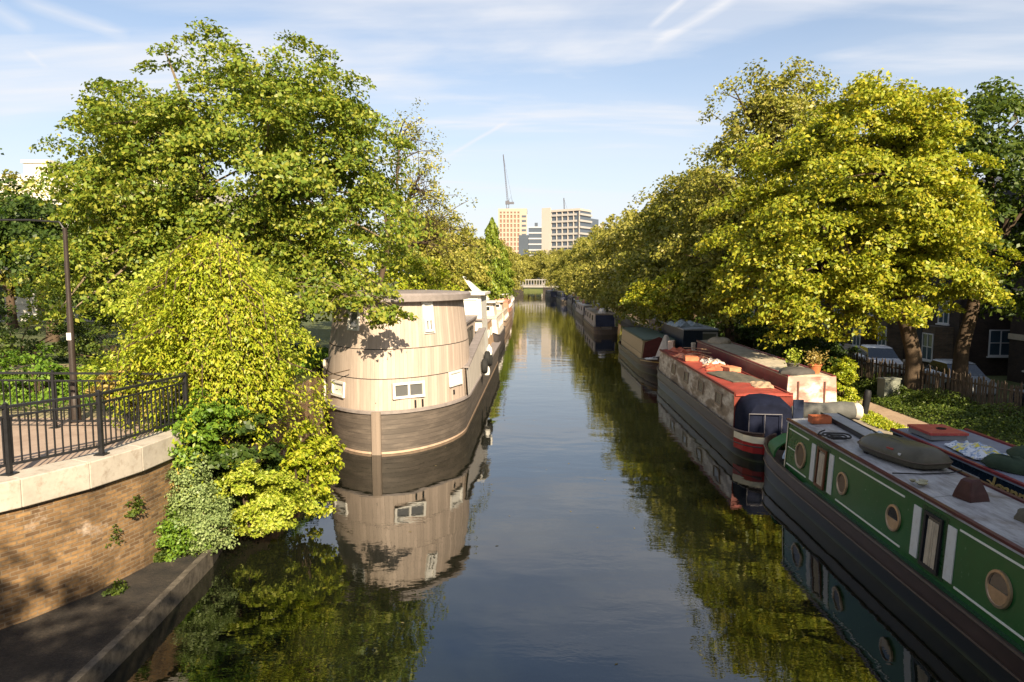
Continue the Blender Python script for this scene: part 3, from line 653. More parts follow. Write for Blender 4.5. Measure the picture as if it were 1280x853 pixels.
def on_wall(x, z):
    for z0, z1, a0, y0, a1, y1 in zseg:
        if z0 <= z <= z1+.03:
            t = (z-z0)/(z1-z0); a = a0+(a1-a0)*t; yy = y0+(y1-y0)*t; f = lambda xx: 3.3*(1-max(0, 1-(abs(xx)/a)**1.8)**(1/1.8))+yy
            y = f(x); e = .05; dy = (f(x+e)-f(x-e))/(2*e); nrm = Vector((dy, -1, 0)).normalized()
            lean = math.atan2((y1-y0), (z1-z0))*.8
            return Vector((x, y, z)), nrm, lean
def wallM(x, z, out=.0):
    p, n, lean = on_wall(x, z); r = Vector((-n.y, n.x, 0)); M = Matrix(((r.x, n.x, 0, p.x+n.x*out), (r.y, n.y, 0, p.y+n.y*out), (0, 0, 1, p.z), (0, 0, 0, 1)))
    return M @ Matrix.Rotation(lean, 4, 'X')
PANEG = glassmat('pane_soft', (.10, .10, .10)); PANEW = paint('blind_white', (.7, .68, .64), .4, .05, 4)
window(hb, wallM(.85, 1.80, -.008), 1.0, .46, 1, WHITE, PANEG, 0, False)
window(hb, wallM(-1.30, 1.76, -.008), .8, .46, 0, WHITE, PANEW, 0, False)
window(hb, wallM(2.00, 1.92, -.0), .8, .46, 0, WHITE, PANEW, 0, False)
window(hb, wallM(1.30, 3.85, -.008), .42, .98, 0, WHITE, PANEW, 0, False); w = window(hb, wallM(1.30, 3.62, .045), .36, .40, 1, WHITE, PANEG, 0, False, .02)
window(hb, wallM(-.75, 3.80, -.008), .48, .62, 0, WHITE, PANEG, 0, False)
for x, wd in ((1.02, .05), (1.2, .05)):
    part('scupper', IRON, hb, lambda b: b.box(-wd/2, wd/2, 0, .03, -.11, .11, None, wallM(x, 1.38)))
part('scupper', IRON, hb, lambda b: b.box(-.03, .03, 0, .03, -.07, .07, None, wallM(1.97, 1.5)))
part('hull_vent', IRON, hb, lambda b: b.box(1.08, 1.42, .02+.32, .42, .78, .82, None, Matrix.Rotation(R(17), 4, 'Z')))
part('branch_hook', BARK, hb, lambda b: b.tube([(-2.1, 1.9, 1.9), (-1.5, .6, 2.2), (-.8, .2, 2.4)], .015))
# side bulwark of white slats, rising aft
def bul(b):
    n = 13; P = [(2.34, 2.7+i*.62) for i in range(n)]; us = []
    for (a, c), i in zip(zip(P[:-1], P[1:]), range(n)):
        t0, t1 = i/(n-1), (i+1)/(n-1); z0, z1 = 2.13+.7*t0, 2.13+.7*t1
        u0 = a[1]; u1 = c[1]
        b.face([(a[0], a[1], 1.24), (c[0], c[1], 1.24), (c[0]-.06, c[1], z1), (a[0]-.06, a[1], z0)], None, [(u0, 1.2), (u1, 1.2), (u1, z1), (u0, z0)])
        b.face([(a[0]-.09, a[1], 1.24), (a[0]-.14, a[1], z0), (c[0]-.14, c[1], z1), (c[0]-.09, c[1], 1.24)], None, [(u0, 1.2), (u0, z0), (u1, z1), (u1, 1.2)])
part('bulwark', CLADW, hb, bul)
part('bulwark_cap', LEAD, hb, lambda b: b.loft([[(2.05, 2.75, 2.14), (2.36, 2.75, 2.14), (2.36, 2.75, 2.19), (2.05, 2.75, 2.19)], [(2.05, 10.2, 2.85), (2.36, 10.2, 2.85), (2.36, 10.2, 2.91), (2.05, 10.2, 2.91)]]))
part('left_bulwark', CLADW, hb, lambda b: b.box(-2.34, -2.26, 2.7, 10.2, 1.2, 2.4))
part('aft_cabin', CLAD, hb, lambda b: b.box(-1.7, 1.75, 4.1, 12.0, 1.2, 3.25))
part('aft_roof', LEAD, hb, lambda b: b.box(-1.8, 1.85, 4.1, 12.1, 3.25, 3.33))
for y in (5.4, 7.4, 9.4): window(hb, face_m(1.755, y, 2.55, '+x'), 1.6, .9, 1, paint('frame_dark', (.05, .045, .04), .5, .2, 5), GLASS, 0)
part('wheelhouse', WHITE, hb, lambda b: b.loft([[(-1.9, 11.8, 1.2), (2.12, 11.8, 1.2), (2.12, 15.2, 1.2), (-1.9, 15.2, 1.2)], [(-1.8, 12, 4.25), (2.0, 12, 4.25), (2.0, 15.2, 4.25), (-1.8, 15.2, 4.25)]]))
part('wheelhouse_roof', WHITE, hb, lambda b: b.box(-2.0, 2.2, 11.7, 15.4, 4.25, 4.36), bevel=.03)
for x in (-1.1, .1, 1.35): window(hb, Matrix.Translation((x, 11.92, 3.72)) @ Matrix.Rotation(math.pi, 4, 'Z'), 1.05, .75, 0, WHITE, paint('glass_bright', (.62, .62, .60), .15, .05, 4), 0, False)
window(hb, Matrix.Translation((1.6, 11.83, 2.55)) @ Matrix.Rotation(math.pi, 4, 'Z'), .7, .3, 0, WHITE, GLASS, 0, False)
part('wheelhouse_band', LEAD, hb, lambda b: b.box(-1.98, 2.18, 11.74, 11.82, 3.12, 3.2))
RUB = paint('tyre_rubber', (.02, .02, .02), .85, .3, 9)
for i, (y, z) in enumerate(((27.2, 1.55), (28.6, 1.7), (30.0, 1.5))):
    t = tag(None or part('tyre_fender', RUB, None, lambda b: b.lathe([(.14, -.08), (.25, -.11), (.30, -.06), (.30, .06), (.25, .11), (.14, .08)], (0, 0, 0), 'x', None, 18, False), True), ['black tyre fender hanging nearest the bow on the big houseboat side', 'middle black tyre fender on the big houseboat side', 'black tyre fender hanging farthest aft on the big houseboat side'][i], 'tyre', 'tyre fenders on the houseboat side'); t.location = (-2.07, y, z)
for i, (y, z) in enumerate(((27.9, 1.25), (29.4, 1.9))):
    t = part('fender_buoy', WHITE, None, lambda b: b.lathe([(.02, .3), (.04, .24), (.12, .14), (.14, 0), (.12, -.14), (.03, -.2)], n=14), True); t.location = (-2.05, y, z)
    tag(t, ['lower white fender ball between tyres on the houseboat side', 'upper white fender ball between tyres on the houseboat side'][i], 'fender', 'fender balls on the houseboat side')

# ---------------------------------------------------------------- narrowboats
BLKH = paint('hull_black_brown', (.048, .027, .021), .38, .35, 2.5, .004, dirt=(.075, .05, .038), stretch=(1, .4, 1))
STB = lambda L: [(0, .45), (.12, .68), (.4, .86), (.9, .98), (1.6, 1.0), (L-3.4, 1.0), (L-2.2, .985), (L-1.4, .93), (L-.8, .80), (L-.35, .58), (L-.1, .34), (L, .12)]
def tarred():
    t = NT('hull_tarred'); v = t.coord('Object', (1, .4, 1)); sp = t.n('ShaderNodeSeparateXYZ'); t.L(t.coord('Object'), sp.inputs[0])
    a = t.noise(v, 2.5, 7).outputs[0]; c = t.ramp(a, [(.3, (.040, .022, .017)), (.6, (.060, .034, .027)), (.72, (.095, .065, .05))])
    lo = t.ramp(a, [(.3, (.009, .009, .009)), (.62, (.018, .015, .013)), (.72, (.06, .048, .036))])
    z = t.math('ADD', sp.outputs[2], t.math('MULTIPLY', t.noise(v, 14, 4).outputs[0], .03)); f = t.math('LESS_THAN', z, .33)
    c = t.mix(f, c, lo); slime = t.ramp(z, [(.04, (1, 1, 1)), (.10, (0, 0, 0))]); c = t.mix(slime, c, (.045, .05, .02))
    t.L(c, t.b.inputs['Base Color']); t.b.inputs['Roughness'].default_value = .36; t.b.inputs['Specular IOR Level'].default_value = .3; t.bump(a, .5, .004); return t.m
BLKH = tarred()
ST = lambda L: [(0, .45), (.12, .68), (.4, .86), (.9, .98), (1.6, 1.0), (L-3.4, 1.0), (L-2.4, .93), (L-1.6, .78), (L-.9, .56), (L-.4, .32), (L-.1, .14), (L, .04)]
def nb_z(y, L, zg, rise): return zg + rise*max(0, (y-(L-4))/4)**2 + .10*max(0, (1.2-y)/1.2)
def narrowboat(name, label, cat, loc, rz, L=17, W=2.06, cab=(2, 14.5), zg=.62, zr=1.72, rise=.42, side=None, roof=None, rail=None, hull=None, band=None, group=None, camber=.06, tum=.08, inner=None, bluff=False):
    root = thing(name, label, cat, loc, rz, group); hull = hull or BLKH; h = W/2; st = (STB if bluff else ST)(L)
    def hl(b):
        b.loft([[(-h*w*.9, y-(.35 if y == L else 0), -.5), (-h*w*.97, y, 0), (-h*w*1.0, y, nb_z(y, L, zg, rise)*.55), (-h*w, y, nb_z(y, L, zg, rise)), (-h*w+.06*w, y, nb_z(y, L, zg, rise)), (-h*w+.06*w, y, zg-.12), (h*w-.06*w, y, zg-.12), (h*w-.06*w, y, nb_z(y, L, zg, rise)), (h*w, y, nb_z(y, L, zg, rise)), (h*w, y, nb_z(y, L, zg, rise)*.55), (h*w*.97, y, 0), (h*w*.9, y-(.35 if y == L else 0), -.5)] for y, w in st])
    part('hull', hull, root, hl, True)
    STR = paint('strake_dark', (.055, .038, .032), .35, .3, 6)
    for fz, r in ((.52, .022), (.98, .03)):
        def sk(b):
            for s in (-1, 1): b.tube([(s*(h*w+.008), y, nb_z(y, L, zg, rise)*fz) for y, w in st], r, None, 6)
        part('rubbing_strake', STR, root, sk, True)
    hb0, hb1 = h-.11, h-.11-tum; y0, y1 = cab
    def cb(b):
        b.loft([[(-hb0, y, zg-.1), (-hb1, y, zr-.02), (hb1, y, zr-.02), (hb0, y, zg-.1)] for y in (y0, y1)], None)
    part('cabin', side, root, cb)
    def rf(b):
        e = hb1+.03; k = 8
        ring = [(-e+2*e*i/k, zr+camber*(1-(2*i/k-1)**2)) for i in range(k+1)]
        b.loft([[(x, y, z) for x, z in ring]+[(e, y, zr-.03), (-e, y, zr-.03)] for y in (y0-.08, (y0+y1)/2, y1+.08)])
    part('roof', roof, root, rf)
    def hr(b):
        for s in (-1, 1): b.box(s*(hb1+.0)-.035, s*(hb1+.0)+.035, y0-.06, y1+.06, zr+.003, zr+.045)
    part('handrail', rail or roof, root, hr, bevel=.008)
    return root, (lambda z: hb0+(hb1-hb0)*(z-zg)/(zr-zg))
def sideM(xf, s, y, z, out=.004):
    lean = .07
    return Matrix.Translation((s*(xf(z)+out), y, z)) @ Matrix.Rotation(-s*math.pi/2, 4, 'Z') @ Matrix.Rotation(lean, 4, 'X')
BRASS = paint('brass', (.45, .32, .20), .35, .25, 8, metal=.7); WOODV = paint('varnished_wood', (.14, .055, .025), .35, .4, 6, stretch=(1, 1, .3))
CURT = paint('net_curtain', (.50, .40, .28), .8, .35, 7, stretch=(1, 1.6, .5))
def porthole(root, xf, s, y, z, r=.2, half_=True, frame=None, innerm=None):
    M = sideM(xf, s, y, z)
    def fr(b):
        rings = []
        for rr, o in ((r+.038, .0), (r+.034, .03), (r, .035), (r-.012, .012)):
            rings.append([M @ Vector((rr*math.cos(a*math.pi/14), o, rr*math.sin(a*math.pi/14))) for a in range(28)])
        b.loft(rings, None, True, False)
    f = part('porthole', frame or BRASS, root, fr, True)
    part('pane', innerm or GLASS, f, lambda b: b.loft([[M @ Vector((r*math.cos(a*math.pi/14), o, r*math.sin(a*math.pi/14))) for a in range(28)] for o in (-.005, .013)]))
    if half_: part('hopper', BRASS, f, lambda b: b.loft([[M @ Vector((r*.93*math.cos(math.pi+a*math.pi/10), o, r*.93*math.sin(math.pi+a*math.pi/10)-.01)) for a in range(11)] for o in (.014, .026)]))
def rectwin(root, xf, s, y, z, w, h, frame, pane, curtain=False, name='window'):
    M = sideM(xf, s, y, z); t = .05
    f = part(name, frame, root, lambda b: (b.box(-w/2, w/2, 0, .035, h/2-t, h/2, None, M), b.box(-w/2, w/2, 0, .035, -h/2, -h/2+t, None, M), b.box(-w/2, -w/2+t, 0, .034, -h/2+t, h/2-t, None, M), b.box(w/2-t, w/2, 0, .034, -h/2+t, h/2-t, None, M)))
    part('pane', pane, f, lambda b: b.box(-w/2+.01, w/2-.01, -.01, .010, -h/2+.01, h/2-.01, None, M))
    if curtain:
        def cu(b):
            n = 16; rr = []
            for i in range(n+1):
                x = -w/2+t+(w-2*t)*.12+(w-2*t)*.8*i/n; o = .016+.008*math.sin(i*1.9); rr.append((x, o))
            for (a, c) in zip(rr[:-1], rr[1:]): b.face([M @ Vector((a[0], a[1], -h/2+t)), M @ Vector((c[0], c[1], -h/2+t)), M @ Vector((c[0]-(.03 if i % 2 else 0), c[1], h*.38)), M @ Vector((a[0], a[1], h*.38))])
        part('curtain', CURT, f, cu)
    return f
def sidebar(b, xf, s, y0, y1, z0, z1, th=.006):
    for q in ((0, th),):
        P = [Vector((s*(xf(z)+o), y, z)) for o in (-.004, th) for (y, z) in ((y0, z0), (y1, z0), (y1, z1), (y0, z1))]
        for f in ((0, 1, 2, 3), (4, 5, 6, 7), (0, 1, 5, 4), (1, 2, 6, 5), (2, 3, 7, 6), (3, 0, 4, 7)): b.face([P[i] for i in f])
# --- green narrowboat, near right
GRN = paint('boat_green', (.020, .095, .024), .22, .15, 1.2, dirt=(.03, .10, .03)); GRND = paint('boat_green_dark', (.012, .05, .016), .3, .2, 2)
def wornroof():
    t = NT('roof_worn_grey'); o = t.coord('Object'); v = t.coord('Object', (2.5, .6, 1)); a = t.noise(v, 2.2, 9, .68).outputs[0]; b = t.noise(o, 1.3, 6).outputs[0]; fine = t.noise(t.coord('Object', (14, 1.5, 1)), 3, 6).outputs[0]
    c = t.ramp(a, [(.30, (.17, .155, .15)), (.46, (.33, .32, .32)), (.62, (.42, .41, .42)), (.75, (.55, .54, .54))]); c = t.mix(.35, c, t.ramp(fine, [(.35, (.4, .36, .33)), (.6, (1, 1, 1))]), 'MULTIPLY')
    c = t.mix(t.ramp(b, [(.56, (0, 0, 0)), (.68, (.8, .8, .8))]), c, (.17, .13, .10))
    sp = t.n('ShaderNodeSeparateXYZ'); t.L(o, sp.inputs[0]); fr = t.math('FRACT', t.math('DIVIDE', sp.outputs[1], 2.44)); seam = t.math('LESS_THAN', fr, .006); c = t.mix(seam, c, (.05, .045, .04))
    t.L(c, t.b.inputs['Base Color']); t.b.inputs['Roughness'].default_value = .6; t.b.inputs['Specular IOR Level'].default_value = .3; t.bump(a, .5, .006); return t.m
ROOFG = wornroof(); RAILR = paint('rail_maroon', (.085, .02, .02), .35, .3, 5)
LINE = paint('coach_line', (.72, .70, .60), .4, .06, 6)
gb, gx = narrowboat('narrowboat', 'long dark green narrowboat with white panels and brass portholes, nearest the camera', 'narrowboat', (6.47, .6, 0), 0, bluff=True, L=17.9, W=1.64, tum=.06, cab=(1.6, 15.5), rise=.26, side=GRN, roof=ROOFG, rail=RAILR)
Y = lambda w: w-.6
def lines(b):
    for (a, c) in ((14.85, 16.0), (10.95, 13.35), (5.9, 9.5), (2.6, 5.4)):
        for z in (.73, 1.545): sidebar(b, gx, -1, Y(a), Y(c), z, z+.028)
    sidebar(b, gx, -1, Y(16.0), Y(16.03), .73, 1.573)
    sidebar(b, gx, -1, Y(15.2), Y(16.0), 1.13, 1.145)
for a, c, z in [(a, c, z) for (a, c) in ((14.85, 16.0), (10.95, 13.35), (5.9, 9.5), (2.6, 5.4)) for z in (.73, 1.545)]: part('coach_line', LINE, gb, lambda b: sidebar(b, gx, -1, Y(a), Y(c), z, z+.028))
part('coach_line', LINE, gb, lambda b: sidebar(b, gx, -1, Y(15.2), Y(16.0), 1.13, 1.145))
part('cream_edge', CREAM, gb, lambda b: b.loft([[(-gx(.62)-.012, Y(16.06), .60), (-gx(.62)-.012, Y(16.12), .60), (-gx(.62)+.02, Y(16.12), .60)], [(-gx(1.7)-.012, Y(16.06), 1.70), (-gx(1.7)-.012, Y(16.12), 1.70), (-gx(1.7)+.02, Y(16.12), 1.70)]]))
for a in (14.55, 13.66, 10.55, 9.66, 5.6): part('white_panel', WHITE, gb, lambda b: sidebar(b, gx, -1, Y(a)-.10, Y(a)+.10, .76, 1.54, .012))
for c in (14.1, 10.1): part('recess_panel', GRND, gb, lambda b: sidebar(b, gx, -1, Y(c)-.33, Y(c)+.33, .70, 1.62, .004))
rectwin(gb, gx, -1, Y(14.1), 1.15, .44, .80, WOODV, GLASS, True, 'side_door'); rectwin(gb, gx, -1, Y(10.1), 1.15, .46, .82, IRON, GLASS, True)
for y, r, hf in ((15.2, .25, False), (13.1, .18, False), (11.2, .18, True), (8.6, .20, True), (7.0, .20, True), (4.5, .2, True)):
    porthole(gb, gx, -1, Y(y), 1.13, r, hf, None, paint('porthole_brown', (.10, .06, .04), .2, .3, 5) if not hf else None)
part('bulkhead_door', WOODV, gb, lambda b: b.box(-.4, .4, 15.5, 15.53, .6, 1.6))
part('gunwale_line', paint('gunwale_green', (.02, .06, .025), .3, .2, 4), gb, lambda b: b.box(-.775, -.70, 1.7, 14.2, .621, .64))
part('foredeck', GRND, gb, lambda b: b.loft([[(-.55, 16.4, .80), (.55, 16.4, .80), (.5, 16.4, .84), (-.5, 16.4, .84)], [(-.1, 17.5, .95), (.1, 17.5, .95), (.09, 17.5, .98), (-.09, 17.5, .98)]]))
part('fore_well', GRND, gb, lambda b: b.box(-.72, .72, 15.6, 16.4, .50, .53))
def place(o, label, cat, loc, rz=0, group=None):
    o.location = loc; o.rotation_euler = (0, 0, rz); return tag(o, label, cat, group)
# things on and in the green boat
TARPG = paint('tarp_green', (.03, .12, .03), .55, .3, 4, .02)
def blob(b, rx, ry, rz_, seed=1, n=14, k=7, wr=.12, p=1.0):
    rs = []
    for i in range(k+1):
        t = i/k*math.pi/2; r = math.cos(t)**.6 if p == 1 else math.cos(t)**p; z = rz_*math.sin(t)
        rs.append([((rx*r*(1+wr*math.sin(a*3.1+seed+i*.5)*math.cos(a*7+seed)))*math.cos(2*math.pi*a/n) if i < k else 0, (ry*r*(1+wr*math.cos(a*2.3+seed*2+i)))*math.sin(2*math.pi*a/n) if i < k else 0, z*(1+wr*.7*math.sin(a*1.7+seed))) for a in range(n)])
    b.loft(rs, None, True, True)
o = part('tarpaulin', TARPG, None, lambda b: b.loft([[(-.62+.62*s*(1-math.cos(t)) if 0 else .60*math.cos(t)*(1-.25*q), -.45+.9*q, .46*math.sin(t)*(1-.2*q)+.02*math.sin(5*t)) for t in np.linspace(0, math.pi, 13)] + [(.56*math.cos(t)*(1-.25*q), -.45+.9*q, .42*math.sin(t)*(1-.2*q)) for t in np.linspace(math.pi, 0, 13)] for q in (0, .33, .66, 1) for s in (1,)]), True)
place(o, 'green tarpaulin hood arched over the bow of the green narrowboat', 'tarpaulin', (6.3, 17.15, .70))
o = part('laundry_bag', paint('cloth_bluewhite', (.40, .48, .62), .8, .5, 9), None, lambda b: blob(b, .25, .2, .26, 3), True); place(o, 'blue and white cloth bag in the bow well of the green narrowboat', 'bag', (6.1, 16.5, .72))
BOXM = paint('roofbox_drab', (.085, .075, .052), .38, .25, 2, dirt=(.10, .09, .07))
rb = thing('roof_box', 'large drab green car roof box lying on the green narrowboat roof', 'roof box', (6.50, 12.45, 1.80), R(14)); rb.scale = (1.0, .76, .92)
def rbox(b):
    rs = []
    for z, sx, sy in ((0, .86, .90), (.03, .95, .97), (.12, 1, 1), (.14, 1, 1), (.24, .86, .93), (.33, .60, .78), (.36, .35, .60)):
        ring = []
        for a in range(24):
            t = 2*math.pi*a/24; cx = math.copysign(abs(math.cos(t))**.45, math.cos(t)); cy = math.copysign(abs(math.sin(t))**.5, math.sin(t))
            ring.append((cx*.42*sx*(1 - .18*max(0, cy)), cy*1.12*sy, z))
        rs.append(ring)
    b.loft(rs)
part('shell', BOXM, rb, rbox, True); part('seam', paint('box_seam', (.10, .075, .055), .5, .2, 5), rb, lambda b: b.tube([(math.copysign(abs(math.cos(t))**.45, math.cos(t))*.425*(1-.18*max(0, math.sin(t))), math.copysign(abs(math.sin(t))**.5, math.sin(t))*1.125, .13) for t in np.linspace(0, 2*math.pi, 33)], .012, None, 5))
part('lid_rib', BOXM, rb, lambda b: [b.tube([(x, -.7, .315), (x*.8, .1, .365), (x*.5, .7, .32)], .018, None, 6) for x in (-.13, .13)], True)
part('lock', paint('lock_pale', (.5, .5, .5), .3, .1, 5), rb, lambda b: b.box(-.39, -.355, -.55, -.48, .17, .22)); part('badge', paint('sticker_red', (.28, .05, .04), .5, .2, 5), rb, lambda b: b.box(-.365, -.33, -.28, -.08, .21, .26))
part('foot', IRON, rb, lambda b: [b.box(-.3, .3, y-.05, y+.05, -.09, .01) for y in (-.75, .7)])
o = part('strap', paint('rubber_black', (.02, .02, .02), .6, .2, 5), None, lambda b: b.tube([(5.88, 11.5, 1.79), (6.3, 11.42, 1.80), (6.8, 11.5, 1.80), (7.12, 11.7, 1.785)], .012, None, 5)); tag(o, 'thin black strap across the green narrowboat roof by the roof box', 'strap')
def vent(b): b.loft([[(-.17, -.17, 0), (.17, -.17, 0), (.17, .17, 0), (-.17, .17, 0)], [(-.15, -.15, .10), (.15, -.15, .10), (.15, .15, .10), (-.15, .15, .10)], [(-.10, -.10, .27), (.10, -.08, .27), (.10, .10, .27), (-.10, .10, .27)], [(-.07, -.07, .31), (.07, -.07, .31), (.07, .07, .31), (-.07, .07, .31)]])
o = part('roof_vent', paint('vent_black_red', (.055, .02, .018), .45, .5, 7), None, vent, bevel=.012); place(o, 'dark red-black tapered vent cover standing on the green narrowboat roof', 'roof vent', (6.36, 10.2, 1.775), R(12))
pl = thing('glass_dishes', 'small cluster of glass dishes on the green roof near its edge', 'dish', (6.0, 10.85, 1.785))
for dx, dy, r in ((0, 0, .09), (.10, .13, .07), (-.05, .16, .05)): part('dish', paint('dish_olive', (.30, .27, .16), .15, .4, 12), pl, lambda b: b.lathe([(r*.5, 0), (r, .035), (r*.92, .035), (r*.45, .01)], (dx, dy, 0)), True)
o = part('rope_coil', paint('rope_dark', (.03, .028, .026), .8, .4, 20), None, lambda b: (b.tube([(math.cos(t)*(.10+.012*t), math.sin(t)*(.10+.01*t), .02+.008*math.sin(3*t)+.004*t) for t in np.linspace(0, 16, 60)], .018, None, 5), b.tube([(-.1, .1, .02), (-.25, .35, .02), (-.1, .6, .02), (.05, .75, .02)], .016, None, 5)), True); place(o, 'dark coiled rope on the far end of the green narrowboat roof', 'rope', (6.02, 13.95, 1.785))
cr = thing('wooden_crate', 'small orange-red wooden crate at the far end of the green roof', 'crate', (6.3, 15.55, 1.79)); cr.scale = (.62, .8, .8)
part('crate_side', paint('crate_orange', (.42, .12, .05), .6, .3, 5), cr, lambda b: (b.box(-.34, .34, -.16, -.14, 0, .2), b.box(-.34, .34, .14, .16, 0, .2), b.box(-.34, -.32, -.14, .14, 0, .2), b.box(.32, .34, -.14, .14, 0, .2)))
part('crate_base', WOODV, cr, lambda b: b.box(-.32, .32, -.14, .14, 0, .015))
gp = thing('gangplank', 'grey boarding plank lying lengthwise on the far half of the green roof', 'plank', (6.72, 14.75, 1.80), R(-3))
part('board', paint('plank_grey', (.30, .30, .31), .6, .2, 4), gp, lambda b: b.box(-.18, .18, -1.5, 1.5, .03, .07), bevel=.006); part('edge_rail', IRON, gp, lambda b: (b.box(-.2, -.18, -1.5, 1.5, 0, .09), b.box(.18, .2, -1.5, 1.5, 0, .09)))
def cloth(b, lx, ly, h=.06, seed=0, n=12):
    g = [[(lx*(i/n-.5)*(1+.08*math.sin(j*.9+seed)), ly*(j/n-.5)*(1+.06*math.cos(i*.8+seed)), .012+h*(.5+.5*math.sin(i*1.3+seed+j*.4)*math.cos(j*1.1+seed*2))*(1-((i/n-.5)*2)**4)) for i in range(n+1)] for j in range(n+1)]
    for j in range(n):
        for i in range(n): b.face([g[j][i], g[j][i+1], g[j+1][i+1], g[j+1][i]]); 
    for j in range(n):
        for i in (0, n): b.face([g[j][i], g[j+1][i], (*g[j+1][i][:2], 0), (*g[j][i][:2], 0)])
    for i in range(n):
        for j in (0, n): b.face([g[j][i], g[j][i+1], (*g[j][i+1][:2], 0), (*g[j][i][:2], 0)])
    b.face([g[0][0][:2]+(0,), g[0][n][:2]+(0,), g[n][n][:2]+(0,), g[n][0][:2]+(0,)])
o = part('folded_cloth', paint('cloth_white', (.55, .57, .58), .8, .2, 9), None, lambda b: cloth(b, .4, .6, .08, 2), True); place(o, 'crumpled white cloth beside the boarding plank of the green narrowboat', 'cloth', (6.95, 14.1, 1.80))
o = part('canvas_bag', paint('canvas_olive', (.10, .085, .06), .8, .4, 6), None, lambda b: blob(b, .22, .3, .16, 5), True); place(o, 'olive canvas bag slumped on the green roof at the right frame edge', 'bag', (6.62, 9.2, 1.775))
o = part('canvas_bag', paint('canvas_green', (.05, .07, .03), .8, .4, 6), None, lambda b: blob(b, .15, .22, .12, 9), True); place(o, 'small dark green cloth heap on the green roof nearest the camera', 'cloth', (6.25, 8.5, 1.775), .4)

# --- blue narrowboat alongside, nearer the bank
NAVY = paint('boat_navy', (.010, .018, .034), .25, .2, 1.5); ROOFB = paint('roof_bluegrey', (.20, .21, .26), .55, .2, 2.5, .003)
bb, bx = narrowboat('narrowboat', 'dark navy narrowboat with red roof edge and gold lettering between the green boat and bank', 'narrowboat', (8.53, -.6, 0), 0, L=18.6, W=1.96, cab=(1.6, 15.8), side=NAVY, roof=ROOFB, rail=paint('rail_red', (.20, .03, .035), .35, .3, 5), zg=.6, zr=1.7)
def txt(b_root, s, size, M, m, name='lettering', ext=.006, shear=0):
    c = bpy.data.curves.new('t', 'FONT'); c.body = s; c.size = size; c.extrude = ext; c.shear = shear; c.space_character = .92; c.offset = .004
    to = bpy.data.objects.new('t', c); C.objects.link(to); bpy.context.view_layer.update()
    me = bpy.data.meshes.new_from_object(to.evaluated_get(bpy.context.evaluated_depsgraph_get())); bpy.data.objects.remove(to)
    me.transform(M); me.materials.clear(); me.materials.append(m); o = bpy.data.objects.new(name, me); C.objects.link(o); o.parent = b_root; return o
GOLD = paint('gold_paint', (.50, .34, .12), .4, .35, 12)
Mt = Matrix(((0, 0, -1, -bx(1.5)-.010), (-1, 0, 0, 12.5), (0, 1, 0, 1.38), (0, 0, 0, 1)))
txt(bb, 'Joannic', .42, Mt, GOLD, shear=.3)
part('scroll', GOLD, bb, lambda b: b.tube([(-bx(1.45)-.014, 12.55-.12*t-.08*math.sin(t*3), 1.46+.10*math.cos(t*2.1)) for t in np.linspace(0, 3, 30)], .013, None, 5))
def loopr(b): b.tube([(-bx(1.2)-.03, 13.6, 1.25), (-bx(1.5)-.03, 13.6, 1.53), (-bx(1.5)-.03, 12.75, 1.53), (-bx(1.2)-.03, 12.75, 1.25)], .014, None, 6)
part('grab_rail', paint('rail_steel', (.30, .29, .27), .4, .2, 5), bb, loopr)
for y in (14.7, 8.5): rectwin(bb, bx, -1, y, 1.08, .7, .4, BRASS, GLASS)
hc = thing('roof_hatch', 'red sliding roof hatch with a round hole on the navy boat roof', 'hatch', (8.25, 14.5, 1.76)); hc.scale = (.68, .66, 1)
RED = paint('hatch_red', (.42, .07, .06), .4, .2, 4, dirt=(.5, .2, .17))
part('cover', RED, hc, lambda b: b.box(-.55, .55, -.75, .6, .1, .15), bevel=.02); part('coaming', paint('coaming_grey', (.2, .2, .2), .5, .2, 4), hc, lambda b: b.box(-.52, .52, -.72, .57, 0, .099)); part('hole_ring', IRON, hc, lambda b: b.lathe([(.14, .15), (.14, .165), (.1, .165), (.1, .152)], (.1, -.1, 0)))
def clothmat():
    t = NT('patterned_cloth'); v = t.coord('Object'); n = t.noise(v, 3.2, 2).outputs[0]; n2 = t.noise(v, 9, 3).outputs[0]
    c = t.ramp(n, [(.44, (.60, .62, .66)), (.47, (.22, .30, .44)), (.50, (.58, .60, .66)), (.60, (.60, .50, .06))]); c = t.mix(t.ramp(n2, [(.56, (0, 0, 0)), (.6, (1, 1, 1))]), c, (.20, .27, .40))
    t.L(c, t.b.inputs['Base Color']); t.b.inputs['Roughness'].default_value = .8; return t.m
o = part('patterned_cloth', clothmat(), None, lambda b: cloth(b, .72, 1.15, .09, 4, 18), True); place(o, 'white cloth with yellow and blue pattern spread on the navy boat roof', 'cloth', (8.25, 13.05, 1.765), R(-8))
TG = paint('bag_forest', (.025, .042, .022), .7, .3, 6, .01)
for i, (x, y, a, lb) in enumerate(((8.12, 12.0, .3, 'dark green folded canvas bag nearest the patterned cloth on the navy roof'), (8.85, 12.6, -.1, 'dark green canvas bag on the bank side of the navy roof'))):
    o = part('canvas_bag', TG, None, lambda b: blob(b, .28, .5, .2, i+2), True); place(o, lb, 'bag', (x, y, 1.75), a)
jr = thing('glass_jar', 'small clear jar on the navy boat roof at the right frame edge', 'jar', (8.1, 11.5, 1.75)); part('body', paint('jar_glass', (.35, .38, .36), .1, .2, 5), jr, lambda b: b.lathe([(.05, 0), (.06, .02), (.06, .14), (.045, .17)]), True); part('lid', IRON, jr, lambda b: b.lathe([(.048, .17), (.048, .19)]))

